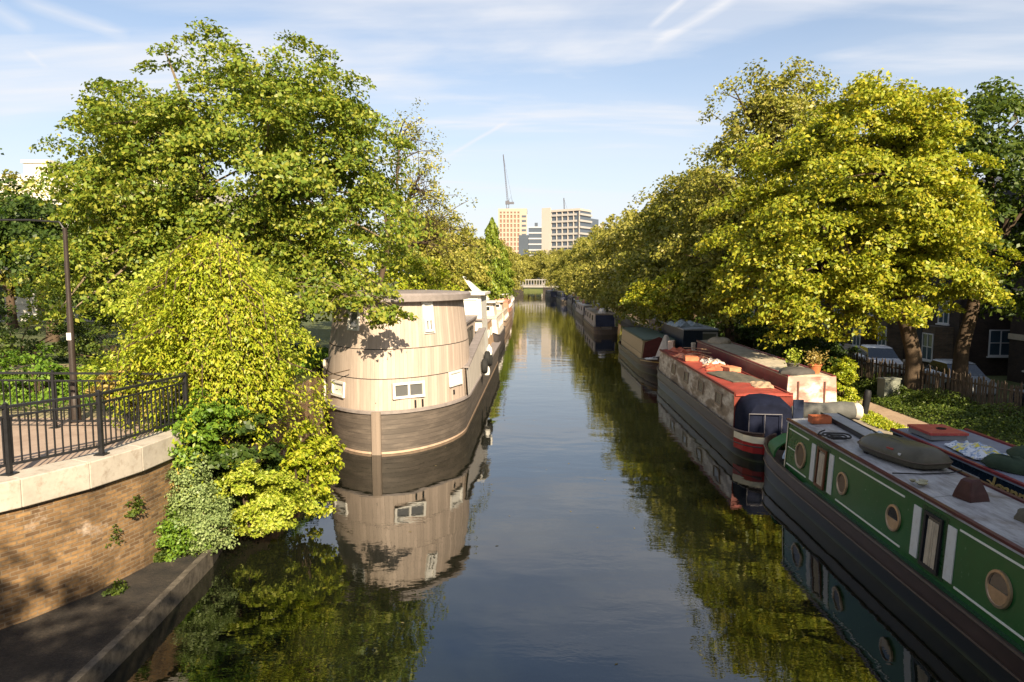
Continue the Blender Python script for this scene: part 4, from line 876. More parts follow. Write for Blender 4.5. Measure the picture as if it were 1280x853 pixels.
# --- red narrowboats, middle right
def shabby(name, base, marks, mark2):
    t = NT(name); v = t.coord('Object', (1, .55, 1.6)); a = t.noise(v, 1.5, 9, .62).outputs[0]; b2 = t.noise(v, 1.1, 5).outputs[0]
    c = t.ramp(a, [(.34, base), (.46, marks), (.55, base), (.62, mark2), (.75, tuple(x*.5 for x in base))]); c = t.mix(t.ramp(b2, [(.45, (0, 0, 0)), (.62, (1, 1, 1))]), c, tuple(x*.75 for x in base))
    t.L(c, t.b.inputs['Base Color']); t.b.inputs['Roughness'].default_value = .5; return t.m
SHAB = shabby('side_shabby_tan', (.27, .195, .13), (.62, .55, .44), (.10, .07, .045)); ROOFR = paint('roof_red', (.30, .055, .04), .5, .35, 2, .01, dirt=(.14, .06, .045)); PINKW = shabby('front_pink_white', (.55, .30, .24), (.72, .62, .54), (.45, .10, .07))
rbt, rx_ = narrowboat('narrowboat', 'weathered narrowboat with cluttered red roof, tan marked side and dark blue hood', 'narrowboat', (6.55, 18.75, 0), 0, L=16.3, W=1.94, cab=(1.45, 14.0), side=SHAB, roof=ROOFR, rail=paint('rail_dark_red', (.14, .03, .025), .5, .3, 4), zg=.72, zr=1.64, rise=.2)
part('end_bulkhead', paint('door_crimson', (.16, .03, .02), .5, .3, 4), rbt, lambda b: (b.box(-.84, .84, 1.42, 1.45, .62, 1.70)))
def hood(b):
    rs = []
    for y, k in ((.42, .86), (.6, .97), (1.0, 1), (1.42, 1)):
        rs.append([(-.12+.70*k*math.copysign(abs(math.cos(t))**.55, math.cos(t)), y, .62+1.06*k*math.sin(t)**.5+.02*math.sin(9*t+y*4)) for t in np.linspace(0, math.pi, 15)])
    b.loft(rs)
part('pram_hood', paint('hood_navy', (.008, .010, .022), .8, .4, 4, .01, spec=.08), rbt, hood, True)
part('hood_frame', paint('frame_pale', (.16, .15, .16), .4, .2, 4), rbt, lambda b: (b.tube([(-.72, .36, .75), (-.72, .36, 1.28), (.15, .3, 1.28), (.15, .3, .75)], .014, None, 5), b.tube([(-.3, .33, .75), (-.3, .33, 1.28)], .012, None, 5)))
def bandf(m, z0, z1):
    def f(b):
        st = [(x, w) for x, w in ST(16.3)[:4]]; P = [(-.98*w-.012, y) for y, w in st[::-1]]+[(-.3, -.03), (.3, -.03)]+[(.98*w+.012, y) for y, w in st]
        skin(b, [P, P], [z0, z1])
    part('stern_band', m, rbt, f)
part('hood_door', paint('door_navy2', (.012, .018, .04), .5, .3, 3), rbt, lambda b: (b.box(.60, .88, .7, .76, .6, 1.62), b.box(.63, .85, .69, .70, 1.35, 1.40)))
bandf(CREAM, .52, .70); bandf(paint('band_red', (.30, .02, .018), .35, .2, 3), .24, .515)
for y in (3.2, 5.6, 8, 10.5): rectwin(rbt, rx_, -1, y, 1.22, .75, .42, paint('win_tan', (.25, .18, .12), .5, .3, 5), paint('pane_dusty', (.12, .10, .08), .3, .4, 4))
def clutter(b, s, n, lx, ly, hmax):
    rr = random.Random(s)
    for i in range(n):
        x, y = rr.uniform(-lx, lx), rr.uniform(-ly, ly); a = rr.uniform(-.6, .6); M = Matrix.Translation((x, y, 0)) @ Matrix.Rotation(a, 4, 'Z') @ Matrix.Rotation(rr.uniform(-.15, .15), 4, 'Y')
        h = rr.uniform(.04, hmax); b.box(-rr.uniform(.05, .2), rr.uniform(.05, .2), -rr.uniform(.1, .6), rr.uniform(.1, .6), 0, h, None, M)
ctr = 0
for (y, x, m, lb, lx, ly) in ((31.5, 6.6, (.42, .11, .06), 'red folded sheet at the far end of the red narrowboat roof', .8, 1.4), (29.0, 6.45, (.50, .20, .12), 'orange-red crumpled sheet in the middle of the red narrowboat roof', .9, 1.5), (27.3, 6.9, (.62, .55, .48), 'crumpled white sheet in the middle of the red narrowboat roof', .8, 1.3), (25.6, 6.7, (.48, .13, .07), 'bright red-orange board cover on the red narrowboat roof', .9, 1.2), (23.4, 6.7, (.10, .09, .07), 'dark green-grey tarpaulin on the near half of the red narrowboat roof', 1.1, 2.4), (21.6, 7.0, (.40, .28, .18), 'tan board beside the dark tarpaulin on the red narrowboat roof', .6, 1.1)):
    ctr += 1; o = part('roof_sheet', paint('sheet_%d' % ctr, m, .7, .3, 5), None, lambda b: cloth(b, lx, ly, .16 if ctr < 5 else .06, ctr*1.7, 12), True); place(o, lb, 'tarpaulin', (x-.05, y, 1.70), random.uniform(-.3, .3), 'sheets on the red narrowboat roof')
for i, (x, y, c, lb, sz) in enumerate(((6.25, 32.6, (.6, .45, .35), 'upright pale box at far left of the red narrowboat roof', (.12, .2, .42)), (7.2, 32.3, (.55, .5, .4), 'small pale upright tin at far right of the red roof', (.07, .07, .35)), (6.2, 28.2, (.45, .16, .08), 'low orange crate beside the crumpled sheets on the red roof', (.25, .3, .18)), (6.9, 24.9, (.55, .22, .12), 'orange toolbox on the red boat roof beside the dark tarpaulin', (.22, .3, .17)))):
    def bx_(b, sz=sz): b.box(-sz[0], sz[0], -sz[1], sz[1], 0, sz[2]); b.box(-sz[0]-.012, sz[0]+.012, -sz[1]-.012, sz[1]+.012, sz[2]*.8, sz[2]*.9)
    o = part('storage_box', paint('boxp_%d' % i, c, .6, .25, 6), None, bx_, bevel=.015); place(o, lb, 'box', (x, y, 1.69), random.uniform(-.4, .4))
for i in range(5):
    o = part('boat_pole', paint('pole_tan', (.40, .25, .15), .6, .3, 8), None, lambda b: b.tube([(-.5, -.9+i*.1, .1), (.1, 0, .14), (.4, .9-i*.2, .12)], .02, None, 6)); place(o, 'thin timber pole lying %s across the red narrowboat roof' % ['nearest the crimson rail', 'second from the crimson rail', 'third from the crimson rail', 'fourth from the crimson rail', 'farthest from the crimson rail'][i], 'pole', (6.5+.1*i, 26.2+i*1.3, 1.74), .5*i, 'loose poles on the red roof')
MARO = paint('side_maroon', (.17, .028, .035), .4, .35, 2, dirt=(.09, .05, .06))
r2b, r2x = narrowboat('narrowboat', 'maroon narrowboat with pale canvas roof and pink-white end panel beside the bank', 'narrowboat', (8.42, 19.8, 0), 0, L=16, W=1.76, cab=(1.75, 14), side=MARO, roof=paint('canvas_roof', (.42, .36, .27), .75, .3, 2.5, .02, dirt=(.2, .17, .13)), rail=MARO, zg=.75, zr=1.98, rise=.3)
part('end_panel', PINKW, r2b, lambda b: b.loft([[(-.79, 1.64, .7), (.79, 1.64, .7), (.79, 1.72, .7), (-.79, 1.72, .7)], [(-.72, 1.66, 2.0), (.72, 1.66, 2.0), (.72, 1.72, 2.0), (-.72, 1.72, 2.0)]]))
for x in (-.42, .38): part('end_stripe', paint('stripe_brown', (.10, .05, .035), .5, .3, 5), r2b, lambda b: b.box(x-.025, x+.025, 1.625, 1.645, .72, 1.85))
for y in (4, 6.5, 9): porthole(r2b, r2x, -1, y, 1.4, .16, False)
rt = thing('rolled_tarpaulin', 'dark grey rolled tarpaulin lying across the near end of the maroon narrowboat', 'tarpaulin', (8.3, 20.3, .95))
part('roll', paint('roll_grey', (.085, .085, .08), .7, .35, 4, .02), rt, lambda b: b.lathe([(.05, -.98), (.20, -.95), (.25, -.6), (.23, 0), (.27, .5), (.26, .85), (.12, .92)], (0, 0, .22), 'x', None, 16), True)
part('roll_end', paint('canvas_end', (.55, .50, .42), .8, .3, 6, .02), rt, lambda b: b.lathe([(.1, .86), (.22, .88), (.26, 1.0), (.20, 1.08), (.05, 1.1)], (0, 0, .2), 'x', None, 14), True)
for i, (x, y, c, lf, lb) in enumerate(((8.7, 22.0, (.42, .13, .05), 'rust', 'terracotta pot with orange-leaved plant on the maroon narrowboat roof'), (8.2, 22.5, (.10, .09, .07), 'gold', 'low dark trough with yellow-green plant on the maroon narrowboat roof'))):
    p = thing('plant_pot', lb, 'plant', (x, y, 2.03)); part('pot', paint('pot_%d' % i, c, .7, .2, 6), p, lambda b: b.lathe([(.14, 0), (.19, .24), (.21, .24), (.21, .28), (.17, .28), (.15, .2)]), True)
    n = 260; cen = rng.normal(0, .15, (n, 3))+np.array([0, 0, .46]); leaves_mesh('foliage', cen, rng.normal(0, 1, (n, 3))+np.array([0, 0, .7]), .09, LEAF[lf], p)
o = part('folded_awning', paint('awning_dark', (.06, .055, .05), .7, .3, 5, .01), None, lambda b: blob(b, .55, .35, .2, 4), True); place(o, 'dark folded awning at the near edge of the maroon narrowboat roof', 'awning', (8.1, 21.9, 2.03))
o = part('folded_awning', paint('awning_tan', (.40, .33, .24), .7, .3, 5, .01), None, lambda b: blob(b, .5, .7, .25, 7), True); place(o, 'tan bundled canvas at the far end of the maroon narrowboat roof', 'awning', (8.4, 32.4, 2.03))
# --- boat with white tarpaulin cone, dark boxy boat
TAN = plankmat('side_tan_panels', (.38, .28, .14), .9, .12, .7, .5, True)
tb_, tx = narrowboat('narrowboat', 'narrowboat with tan panelled side and black bow pointing at the camera', 'narrowboat', (6.55, 48.3, 0), math.pi, L=13.2, W=2.1, cab=(1.5, 10.6), side=TAN, roof=paint('roof_green_grey', (.10, .13, .10), .6, .3, 3), rail=paint('rail_green', (.05, .08, .05), .5, .2, 4), zg=.62, zr=1.68, rise=.5)
part('cratch_board', paint('cratch_maroon', (.10, .025, .02), .5, .3, 4), tb_, lambda b: b.loft([[(-.9, 10.65, .6), (.9, 10.65, .6), (.75, 10.65, 1.55), (0, 10.65, 1.85), (-.75, 10.65, 1.55)], [(-.9, 10.72, .6), (.9, 10.72, .6), (.75, 10.72, 1.55), (0, 10.72, 1.85), (-.75, 10.72, 1.55)]]))
part('bow_band', paint('bow_yellow', (.45, .28, .08), .4, .2, 4), tb_, lambda b: [b.tube([(s*(1.05*w+.02), y, .55+.2*max(0, (y-9.5)/4)) for y, w in ST(13.2)[6:11]], .03, None, 5) for s in (-1, 1)])
o = part('tarpaulin_cone', paint('tarp_white', (.58, .50, .42), .75, .25, 5, .03), None, lambda b: b.loft([[((.42*(1-q)**.8+.08)*(1+.12*math.sin(5*t+q*3))*math.cos(t), (.5*(1-q)**.8+.08)*(1+.12*math.cos(4*t))*math.sin(t), q*1.25) for t in np.linspace(0, 2*math.pi, 19)[:-1]] for q in (0, .25, .5, .75, .92, 1)]), True); place(o, 'off-white tarpaulin draped into a cone over the tan boat bow', 'tarpaulin', (6.75, 36.7, .78))
o = part('folded_sheet', WHITE, None, lambda b: cloth(b, 1.4, .5, .1, 3), True); place(o, 'white folded sheet on the bow deck below the white cone', 'cloth', (6.3, 35.9, .85))
NAVYW = paint('navy_panel', (.02, .032, .05), .45, .3, 2)
db, dx_ = narrowboat('narrowboat', 'tall boxy dark blue cabin boat tucked under the trees behind the red roof', 'narrowboat', (8.75, 36.6, 0), 0, L=15, W=2.2, cab=(.9, 12.5), side=NAVYW, roof=paint('roof_pale_grey', (.30, .32, .34), .5, .2, 3), zg=.8, zr=2.25, rise=.3)
part('end_panel', paint('panel_sage', (.14, .15, .12), .5, .2, 3), db, lambda b: b.box(.1, .85, .84, .9, .9, 2.15)); part('end_frame', paint('frame_white2', (.4, .4, .38), .5, .1, 4), db, lambda b: (b.box(.08, .88, .80, .84, 2.05, 2.12), b.box(.8, .88, .80, .84, 1.7, 2.05)))
o = part('folded_tarpaulin', paint('tarp_lightblue', (.30, .35, .38), .6, .3, 5, .01), None, lambda b: cloth(b, 1.6, 2.4, .3, 5), True); place(o, 'pale blue-grey tarpaulin heaped on the dark blue boat roof', 'tarpaulin', (8.4, 40, 2.31))
# --- far boats, right row
far = [(5.95, 62, (.42, .34, .27), (.30, .24, .18), 'far right boat with pale tan side, dark stern to the camera', 1.75), (6.2, 82, (.48, .40, .34), (.55, .50, .45), 'far right boat with pinkish side and white cluttered roof', 1.7), (6.5, 101, (.14, .13, .14), (.30, .28, .27), 'far right grey boat, third beyond the tree branches', 1.6), (6.7, 120, (.25, .20, .16), (.12, .10, .10), 'far right brown boat before the canal darkens', 1.7), (5.6, 141, (.05, .05, .06), (.16, .15, .15), 'very distant dark boat with long grey roof, right', 2.1), (3.8, 162, (.12, .11, .10), (.22, .20, .19), 'very distant dark boat lying furthest across the canal', 2.0)]
SHORT = ['nearest far right boat', 'second far right boat', 'third far right boat', 'fourth far right boat', 'fifth far right boat', 'most distant right boat']
for i, (x, y, sc, rc, lb, zr) in enumerate(far):
    q, qx = narrowboat('moored_boat', lb, 'boat', (x+.2, y, 0), R((0, .5, -.5, .5, 2, 4)[i]), L=18, W=2.2, cab=(1.6, 15), side=paint('farside%d' % i, sc, .6, .5, 2.5), roof=paint('farroof%d' % i, rc, .6, .4, 2), hull=paint('farhull%d' % i, ((.12, .085, .06), (.16, .13, .10), (.05, .05, .055))[i % 3], .5, .4, 2), zg=.6, zr=zr, group='boats moored far along the right bank')
    for yy in (4, 7, 10, 13): rectwin(q, qx, -1, yy, 1.3, .9, .5, IRON, GLASS)
    part('stern_panel', paint('stern_dusk', (.03, .035, .06), .5, .4, 3), q, lambda b: b.box(-.85, .85, 1.5, 1.58, .6, zr-.1))
    for k in range(5):
        o = part('roof_bundle', paint('bundle%d' % k, [(.5, .46, .42), (.08, .08, .09), (.30, .16, .10), (.08, .12, .2), (.3, .28, .24)][k], .7, .3, 6), None, lambda b: blob(b, random.uniform(.25, .55), random.uniform(.4, .9), random.uniform(.3, .6), k+i), True)
        place(o, ['pale', 'black', 'rusty', 'dark blue', 'stone-coloured'][k]+' bundle on the roof of the '+SHORT[i], 'bundle', (x+.2+random.uniform(-.3, .4), y+2.5+k*2.8, zr+.04), group='bundles on far boat roofs')
# --- left row beyond the houseboat
left = [(-4.35, 32.6+9.2, 13, 3.6, (.42, .28, .17), (.34, .26, .22), 'tan-hulled barge with brown cabin just beyond the timber houseboat', 2.5, 3.6, (.46, .32, .2)), (-4.45, 56.5, 13, 3.6, (.60, .54, .46), (.58, .50, .42), 'white cabin boat with dark side opening, second beyond the houseboat', 2.2, 3.2, (.08, .07, .07)), (-4.6, 72, 14, 3.4, (.45, .36, .28), (.50, .42, .34), 'cream barge midway along the left row', 1.9, 2.7, (.35, .25, .18)), (-4.9, 89, 15, 3.4, (.42, .20, .13), (.45, .24, .17), 'terracotta-roofed boat far along the left row', 2.3, 3.0, (.3, .2, .15)), (-5.3, 108, 16, 3.2, (.55, .52, .48), (.55, .50, .46), 'white rounded boat far along the left row', 2.2, 2.8, (.5, .46, .42)), (-5.7, 128, 16, 3, (.40, .36, .30), (.48, .42, .36), 'last pale boat of the left row before the far bridge', 1.9, 2.4, (.2, .17, .14))]
for i, (x, y, L, Wd, sc, rc, lb, zr, zt, hc_) in enumerate(left):
    q, qx = narrowboat('moored_boat', lb, 'boat', (x, y+L/2-4.5, 0), math.pi, L=L, W=Wd, cab=(1.4, L-3.4), side=paint('lside%d' % i, sc, .6, .25, 2), roof=paint('lroof%d' % i, rc, .6, .25, 2), hull=paint('lhull%d' % i, hc_, .6, .3, 3), zg=1.0, zr=zr, rise=.9, tum=.15, group='boats moored along the left bank')
    for yy in np.arange(2.6, L-4, 2.2): rectwin(q, qx, -1, yy, zr-.6, 1.1, .45, WHITE, GLASS); 
    part('deckhouse', paint('dhouse%d' % i, sc, .5, .2, 3), q, lambda b: b.loft([[(-Wd*.36, 4, zr+.04), (Wd*.36, 4, zr+.04), (Wd*.36, L*.5+1, zr+.04), (-Wd*.36, L*.5+1, zr+.04)], [(-Wd*.32, 4.2, zt), (Wd*.32, 4.2, zt), (Wd*.32, L*.5+.6, zt), (-Wd*.32, L*.5+.6, zt)]]))
    part('deckhouse_roof', WHITE, q, lambda b: b.box(-Wd*.38, Wd*.38, 3.9, L*.5+1.1, zt+.002, zt+.07))
    for xx in (-.6, .6): window(q, Matrix.Translation((xx, L*.5+.83, (zr+zt)/2+.05)), .8, .45, 0, WHITE, GLASS, 0, False)
o = part('sail_tarpaulin', WHITE, None, lambda b: b.loft([[(-.6, 0, 0), (.6, 0, 0), (.6, 2.5, 0), (-.6, 2.5, 0)], [(-.5, 0, .5), (.1, 0, .5), (.1, 2.5, .5), (-.5, 2.5, .5)], [(-1.5, .5, 1.9), (-1.4, .5, 1.9), (-1.4, 1.5, 1.9), (-1.5, 1.5, 1.9)]]), True); place(o, 'white upright tarpaulin sloping up behind the left row wheelhouse', 'tarpaulin', (-4.6, 56, 3.25))
# ---------------------------------------------------------------- trees
# left bank
tree('sycamore_tree', 'big spreading green sycamore beside the timber houseboat', 'tree', (-9.4, 22.6, 2.2),
     [(-.5, -.2, 6.0, 4.6, 3.8, 4.0), (3.1, -.8, 5.4, 2.7, 2.8, 3.0), (-4.0, 0, 5.2, 2.1, 2.6, 2.9), (1.9, .2, 7.3, 2.7, 2.4, 2.5), (-3.2, .2, 7.0, 2.3, 2.2, 1.6), (.2, -2.7, 5.6, 3.6, 1.4, 2.8), (3.4, -2.6, 2.9, 1.8, 1.4, 1.3), (-3.6, -1.6, 3.0, 2.6, 2.0, 1.6), (0, -2.2, 3.6, 3.2, 1.6, 2.0), (-5.0, .2, 7.3, 1.1, 1.0, .8)],
     1000, 125, .142, LEAF['maple'], (.3, .4), .36, BARKP, .66, .32, nlimb=90, fork=.3)
t = tree('overhanging_branch', 'leafy branch reaching over the roof of the timber houseboat', 'branch', (-6.6, 19.0, 4.1), [(.9, -.6, .35, 1.1, .5, .35), (2.1, -.75, .15, .9, .45, .38), (.3, -.3, .75, .9, .6, .35), (2.7, -.8, -.15, .5, .3, .3)], 30, 75, .15, LEAF['maple'], (-.6, 2), .05, BARKP, .34, .35, nlimb=14)
tree('wispy_tree', 'thin wispy half-bare tree behind the big sycamore', 'tree', (-7.9, 34, 2.2), [(2.0, 0, 7.4, 1.7, 1.5, 3.2), (2.9, .3, 5.4, 1.6, 1.4, 2.2), (1.6, 0, 9.6, 1.0, 1, 1.6), (4.2, .2, 4.4, 1.1, 1, 1.4)], 170, 26, .14, LEAF['olive'], (0, 0), .15, BARK, .5, .7, nlimb=70, shell=.2)
tree('olive_tree', 'rounded olive-gold tree above the white wheelhouse', 'tree', (-9.3, 51, 2.2), [(2.2, 0, 4.1, 2.5, 2.4, 3.0), (0, 0, 4.9, 2.4, 2.4, 3.0)], 170, 90, .24, LEAF['olive'], (0, 0), .2, BARK, .7, .6)
tree('shrubby_tree', 'low bright green tree crowding the bank behind the houseboat roof', 'tree', (-8.5, 38, 2.2), [(1.5, 0, 2.1, 2.4, 1.9, 1.9), (-1.5, 1, 2.6, 2.4, 2.2, 2.2), (3.2, 2, 1.5, 1.4, 1.4, 1.3)], 150, 80, .2, LEAF['weep'], (0, 0), .14, BARK, .6, .5)
def cypress(label, loc, h, r):
    root = thing('conifer_tree', label, 'tree', loc, 0, 'conifers beyond the left boats'); n = 14000
    z = rng.random(n)**.8; a = rng.random(n)*2*math.pi; rr = r*np.minimum(1, (1-z)**.62*1.25)*(.75+.25*np.sin(a*5+z*18))*rng.uniform(.55, 1.12, n)*(.88+.2*np.sin(z*31+a*2))
    cen = np.stack([rr*np.cos(a), rr*np.sin(a), .6+z*h], 1); leaves_mesh('crown', cen, np.stack([np.cos(a), np.sin(a), np.full(n, .3)], 1), .27, LEAF['cypress'], root, dirs=np.tile([0, 0, 1.5], (n, 1)))
    part('trunk', BARK, root, lambda b: b.tube([(0, 0, -.2), (0, 0, h*.8)], [.25, .05], None, 7), True)
cypress('tallest narrow bright green conifer beyond the left boats', (-5.2+.0, 80, 2), 9.2, 1.9)
cypress('shorter bright green conifer right of the tallest one', (-4.6, 92, 2), 6.6, 1.8)
cypress('bushy bright green conifer left of the tallest one', (-6.4, 74, 2), 6.2, 1.7)
mid1 = tree('canal_tree', 'gold-green tree on the left bank beside the conifers', 'tree', (-8.2, 66, 2.2), [(1.5, 0, 3.6, 2.4, 2.4, 3), (-1, 0, 4.4, 2.8, 2.4, 3)], 160, 60, .32, LEAF['far'], (0, 0), .2, BARK, .8, .6, group='distant trees along the canal')
# leafy trees further left
tree('dark_tree', 'dark leafy tree with visible trunk behind the lamp post', 'tree', (-21.5, 30, 2.2), [(.6, 0, 4.1, 3.2, 2.6, 2.0), (-2, .5, 5.0, 3.0, 2.4, 1.7), (3.6, .8, 4.6, 2.6, 2.2, 2.6)], 260, 80, .22, LEAF['dark'], (0, 0), .24, BARK, .75, .45)
tree('dark_tree', 'dark leafy tree between the lamp post and the big sycamore', 'tree', (-16.2, 27.5, 2.2), [(0, 0, 3.0, 3.0, 2.4, 2.7), (1.8, 1.2, 3.2, 3, 2.4, 2.8)], 260, 80, .21, LEAF['deep'], (0, 0), .22, BARK, .7, .5)
tree('pale_tree', 'sunlit pale olive tree in front of the stucco house at far left', 'tree', (-29.5, 38, 2.2), [(0, 0, 5.0, 4.2, 2.6, 3.3), (3, .4, 3.0, 3.4, 2.4, 2.3), (-4, 0, 6.0, 3, 2.4, 2.6)], 260, 70, .25, LEAF['olive'], (0, 0), .25, BARK, .8, .5)
tree('edge_tree', 'leafy branch tips of a tree entering at the upper left frame edge', 'tree', (-14.5, 14.4, 2.2), [(2.2, .2, 5.2, .8, .7, .40), (.2, 0, 4.9, 2.0, 1.4, .9), (2.15, -.2, .9, .5, .4, .5)], 45, 70, .15, LEAF['fresh'], (-1, 0), .14, BARK, .4, .4, nlimb=14)
for i, (x, y, r, lf, lb) in enumerate(((-9.2, 15.2, 1.0, 'gold', 'bright yellow-green shrub behind the terrace railing'), (-11.6, 15.6, .9, 'fresh', 'green shrub behind the terrace railing left of the lamp post'), (-13.6, 16.4, 1.1, 'deep', 'dark shrub at the left end behind the terrace railing'), (-10.2, 18.5, 1.1, 'dark', 'dark shrub deeper behind the yellow-green shrub'), (-17, 22, 1.9, 'dark', 'broad dark shrub under the left trees'), (-13.2, 21.5, 1.7, 'deep', 'broad green shrub in front of the sycamore trunk'), (-21, 23.5, 2.0, 'deep', 'broad shrub at the far left under the dark tree'), (-10.6, 25.5, 1.6, 'dark', 'dark shrub behind the sycamore trunk'))):
    shrub('garden_shrub', lb, 'shrub', (x, y, 2.2), [(0, 0, r*.55, r*1.15, r*.8, r*.72), (r*.6, .2, r*.4, r*.8, r*.6, r*.55)], int(50*r), 55, .10, LEAF[lf], .25)
# weeping tree over the wall
def weeping():
    root = thing('weeping_tree', 'bright yellow-green weeping tree spilling over the canal wall to the water', 'tree', (-6.75, 13.6, 2.2))
    cen = []; nr = []; dr = []; b = MB()
    top = Vector((.55, -.1, 2.9)); b.tube([(-.1, .2, -.6), (.05, .1, 1.0), (.35, -.05, 2.2), top], [.14, .11, .09, .06], None, 8)
    for s in range(330):
        a = rng.uniform(0, 2*math.pi); k = rng.random()
        lvl = rng.random()**.8                                  # 0 bottom tier .. 1 crown top
        z0 = .3+lvl*3.1; reach = (.85+1.0*(1-lvl)+.3*math.sin(a*3+lvl*5))*rng.uniform(.45, 1.18)
        if lvl > .75: reach *= .75+.25*(1-lvl)/.25
        if math.sin(a) > .5: reach *= .7
        st = Vector((.45+.25*math.cos(a), -.05+.2*math.sin(a), z0-.1)); L = rng.uniform(.8, 1.7)
        ex = .45+math.cos(a)*reach*1.0; ey = -.05+math.sin(a)*reach*.85
        pts = [st, Vector((.45+math.cos(a)*reach*.55, -.05+math.sin(a)*reach*.5, z0+.28)), Vector((ex, ey, z0-.05)), Vector((ex+.12*math.cos(a), ey+.1*math.sin(a), z0-L*.55)), Vector((ex+.1*math.cos(a), ey+.1*math.sin(a), z0-L))]
        if s % 3 == 0: b.tube(pts[:4], [.028, .02, .012, .006], None, 4, False)
        n = 150
        for i in range(n):
            t = rng.uniform(.8, 4) ; j = min(3, int(t)); p = pts[j].lerp(pts[j+1], t-j); d = (pts[j+1]-pts[j]).normalized()
            w = .115+.04*math.sin(t*3)
            p = p+Vector((rng.normal(0, w*.8), rng.normal(0, w*.8), rng.normal(0, w*.55)-.04)); cen.append(p); nr.append((math.cos(a)*.6, math.sin(a)*.6-.15, .65)); dr.append((math.cos(a)*.5+rng.normal(0, .5), math.sin(a)*.5+rng.normal(0, .5), -.9))
    leaves_mesh('crown', np.array([tuple(c) for c in cen]), np.array(nr), .088, LEAF['weep'], root, .42, np.array(dr), .5)
    C_ = np.array([tuple(c) for c in cen]); pk = rng.choice(len(C_), 5200, replace=False); q = C_[pk]; hot = (np.abs(q[:, 0]-.75+.35*np.sin(q[:, 2]*2)) < .42) | (rng.random(len(q)) < .10); q = q[hot]
    leaves_mesh('seed_cluster', q+rng.normal(0, .03, q.shape)+np.array([0, -.05, 0]), np.tile([0, -.6, .4], (len(q), 1)), .055, LEAF['rust'], root, .5)
    b.build('trunk', BARK, root, True)
weeping()
tree('golden_tree', 'yellow-green arching tree rising behind the weeping tree', 'tree', (-7.6, 15.4, 2.2), [(.0, 0, 2.7, 1.3, 1.2, .8), (1.0, -.3, 2.3, 1.0, 1.1, .9), (-.9, -.2, 2.0, 1.0, 1.0, .8), (1.5, -.3, 1.5, .9, 1.0, .9)], 170, 120, .095, LEAF['gold'], (0, 0), .10, BARK, .45, .35, nlimb=60, droop=.6)
for (x, y, z, L_, lf, lb, sz) in (
    (-5.25, 12.3, .55, [(0, 0, .55, .75, .6, .62), (.35, .2, .15, .6, .5, .5)], 'gold', 'pale golden bush low over the water under the weeping tree', .068),
    (-6.1, 11.7, 1.1, [(0, 0, .3, .38, .35, .48), (.05, 0, -.1, .32, .3, .35)], 'grey', 'grey-green bush in the middle below the weeping tree', .055),
    (-5.75, 11.6, .5, [(0, 0, .2, .35, .3, .5)], 'grey', 'smaller grey-green bush beside the pale golden bush', .05),
    (-6.35, 11.5, .5, [(0, 0, .0, .42, .45, .42), (-.1, .1, .35, .4, .35, .3), (.3, .1, -.05, .35, .3, .28)], 'fresh', 'vivid green bush lowest on the wall by the ledge', .06),
    (-6.35, 12.1, 2.0, [(0, 0, 0, .62, .5, .5), (.3, .2, .4, .6, .5, .5)], 'fresh', 'fresh green bush covering the end of the railing', .09),
    (-6.65, 11.95, 1.55, [(0, -.1, 0, .30, .35, .32)], 'rust', 'small rusty-leaved bush at the end of the pale coping', .075),
    (-7.7, 13.3, 2.3, [(0, 0, .55, 1.0, .5, .45), (.7, 0, .4, .7, .5, .4)], 'rust', 'pinkish-brown leaved shrub above the far railing', .10),
    (-4.75, 13.4, .45, [(0, 0, .35, .7, .7, .7), (.1, .5, .9, .6, .6, .7)], 'weep', 'yellow-green bush at the water edge nearest the houseboat', .10),
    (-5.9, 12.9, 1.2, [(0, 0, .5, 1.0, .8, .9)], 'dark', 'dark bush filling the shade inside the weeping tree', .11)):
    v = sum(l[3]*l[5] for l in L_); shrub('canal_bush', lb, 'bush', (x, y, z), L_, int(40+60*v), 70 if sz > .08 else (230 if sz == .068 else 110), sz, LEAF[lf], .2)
for i, (x, y, z) in enumerate(((-6.62, 10.25, 1.0), (-6.35, 9.9, .3), (-6.45, 10.6, 1.35))):
    shrub('wall_weed', ['fern tuft growing from the brick wall', 'small weed at the foot of the brick wall', 'upper weed tuft near the coping end'][i], 'weed', (x, y, z), [(0, 0, 0, .12, .14, .2)], 9, 40, .05, LEAF['deep'], .1, stems=False)
# right bank big trees
tree('plane_tree', 'large bright yellow-green plane tree leaning over the moored boats', 'tree', (13.9, 26.0, .4),
     [(-2.6, .2, 7.0, 3.8, 3.8, 4.0), (-4.9, .6, 5.0, 2.2, 2.4, 2.3), (-.8, -.3, 7.6, 2.5, 3.0, 3.2), (-1.9, 0, 9.6, 2.6, 2.4, 2.1), (-3.8, -.6, 3.6, 2.4, 1.8, 1.3), (-1.2, -1.6, 4.6, 2.5, 1.6, 1.5), (.3, -.8, 4.9, 1.7, 1.6, 1.5)],
     850, 125, .152, LEAF['plane'], (0, 0), .30, BARK, .62, .40, nlimb=70, fork=.35)
tree('plane_tree', 'tall thinner olive-brown tree left of the bright plane tree', 'tree', (12.6, 34.5, .5),
     [(-1.6, 0, 8.2, 3.9, 3.4, 4.4), (-1.2, 0, 11.6, 2.8, 2.6, 2.9), (-4.2, 0, 6.5, 2.4, 2.4, 3.0), (1.2, 0, 10.6, 2.2, 2.2, 2.4), (-4.5, -.5, 3.8, 2.2, 2, 1.4)], 560, 85, .19, LEAF['olive'], (0, 0), .32, BARK, .72, .6, nlimb=110, shell=.35)
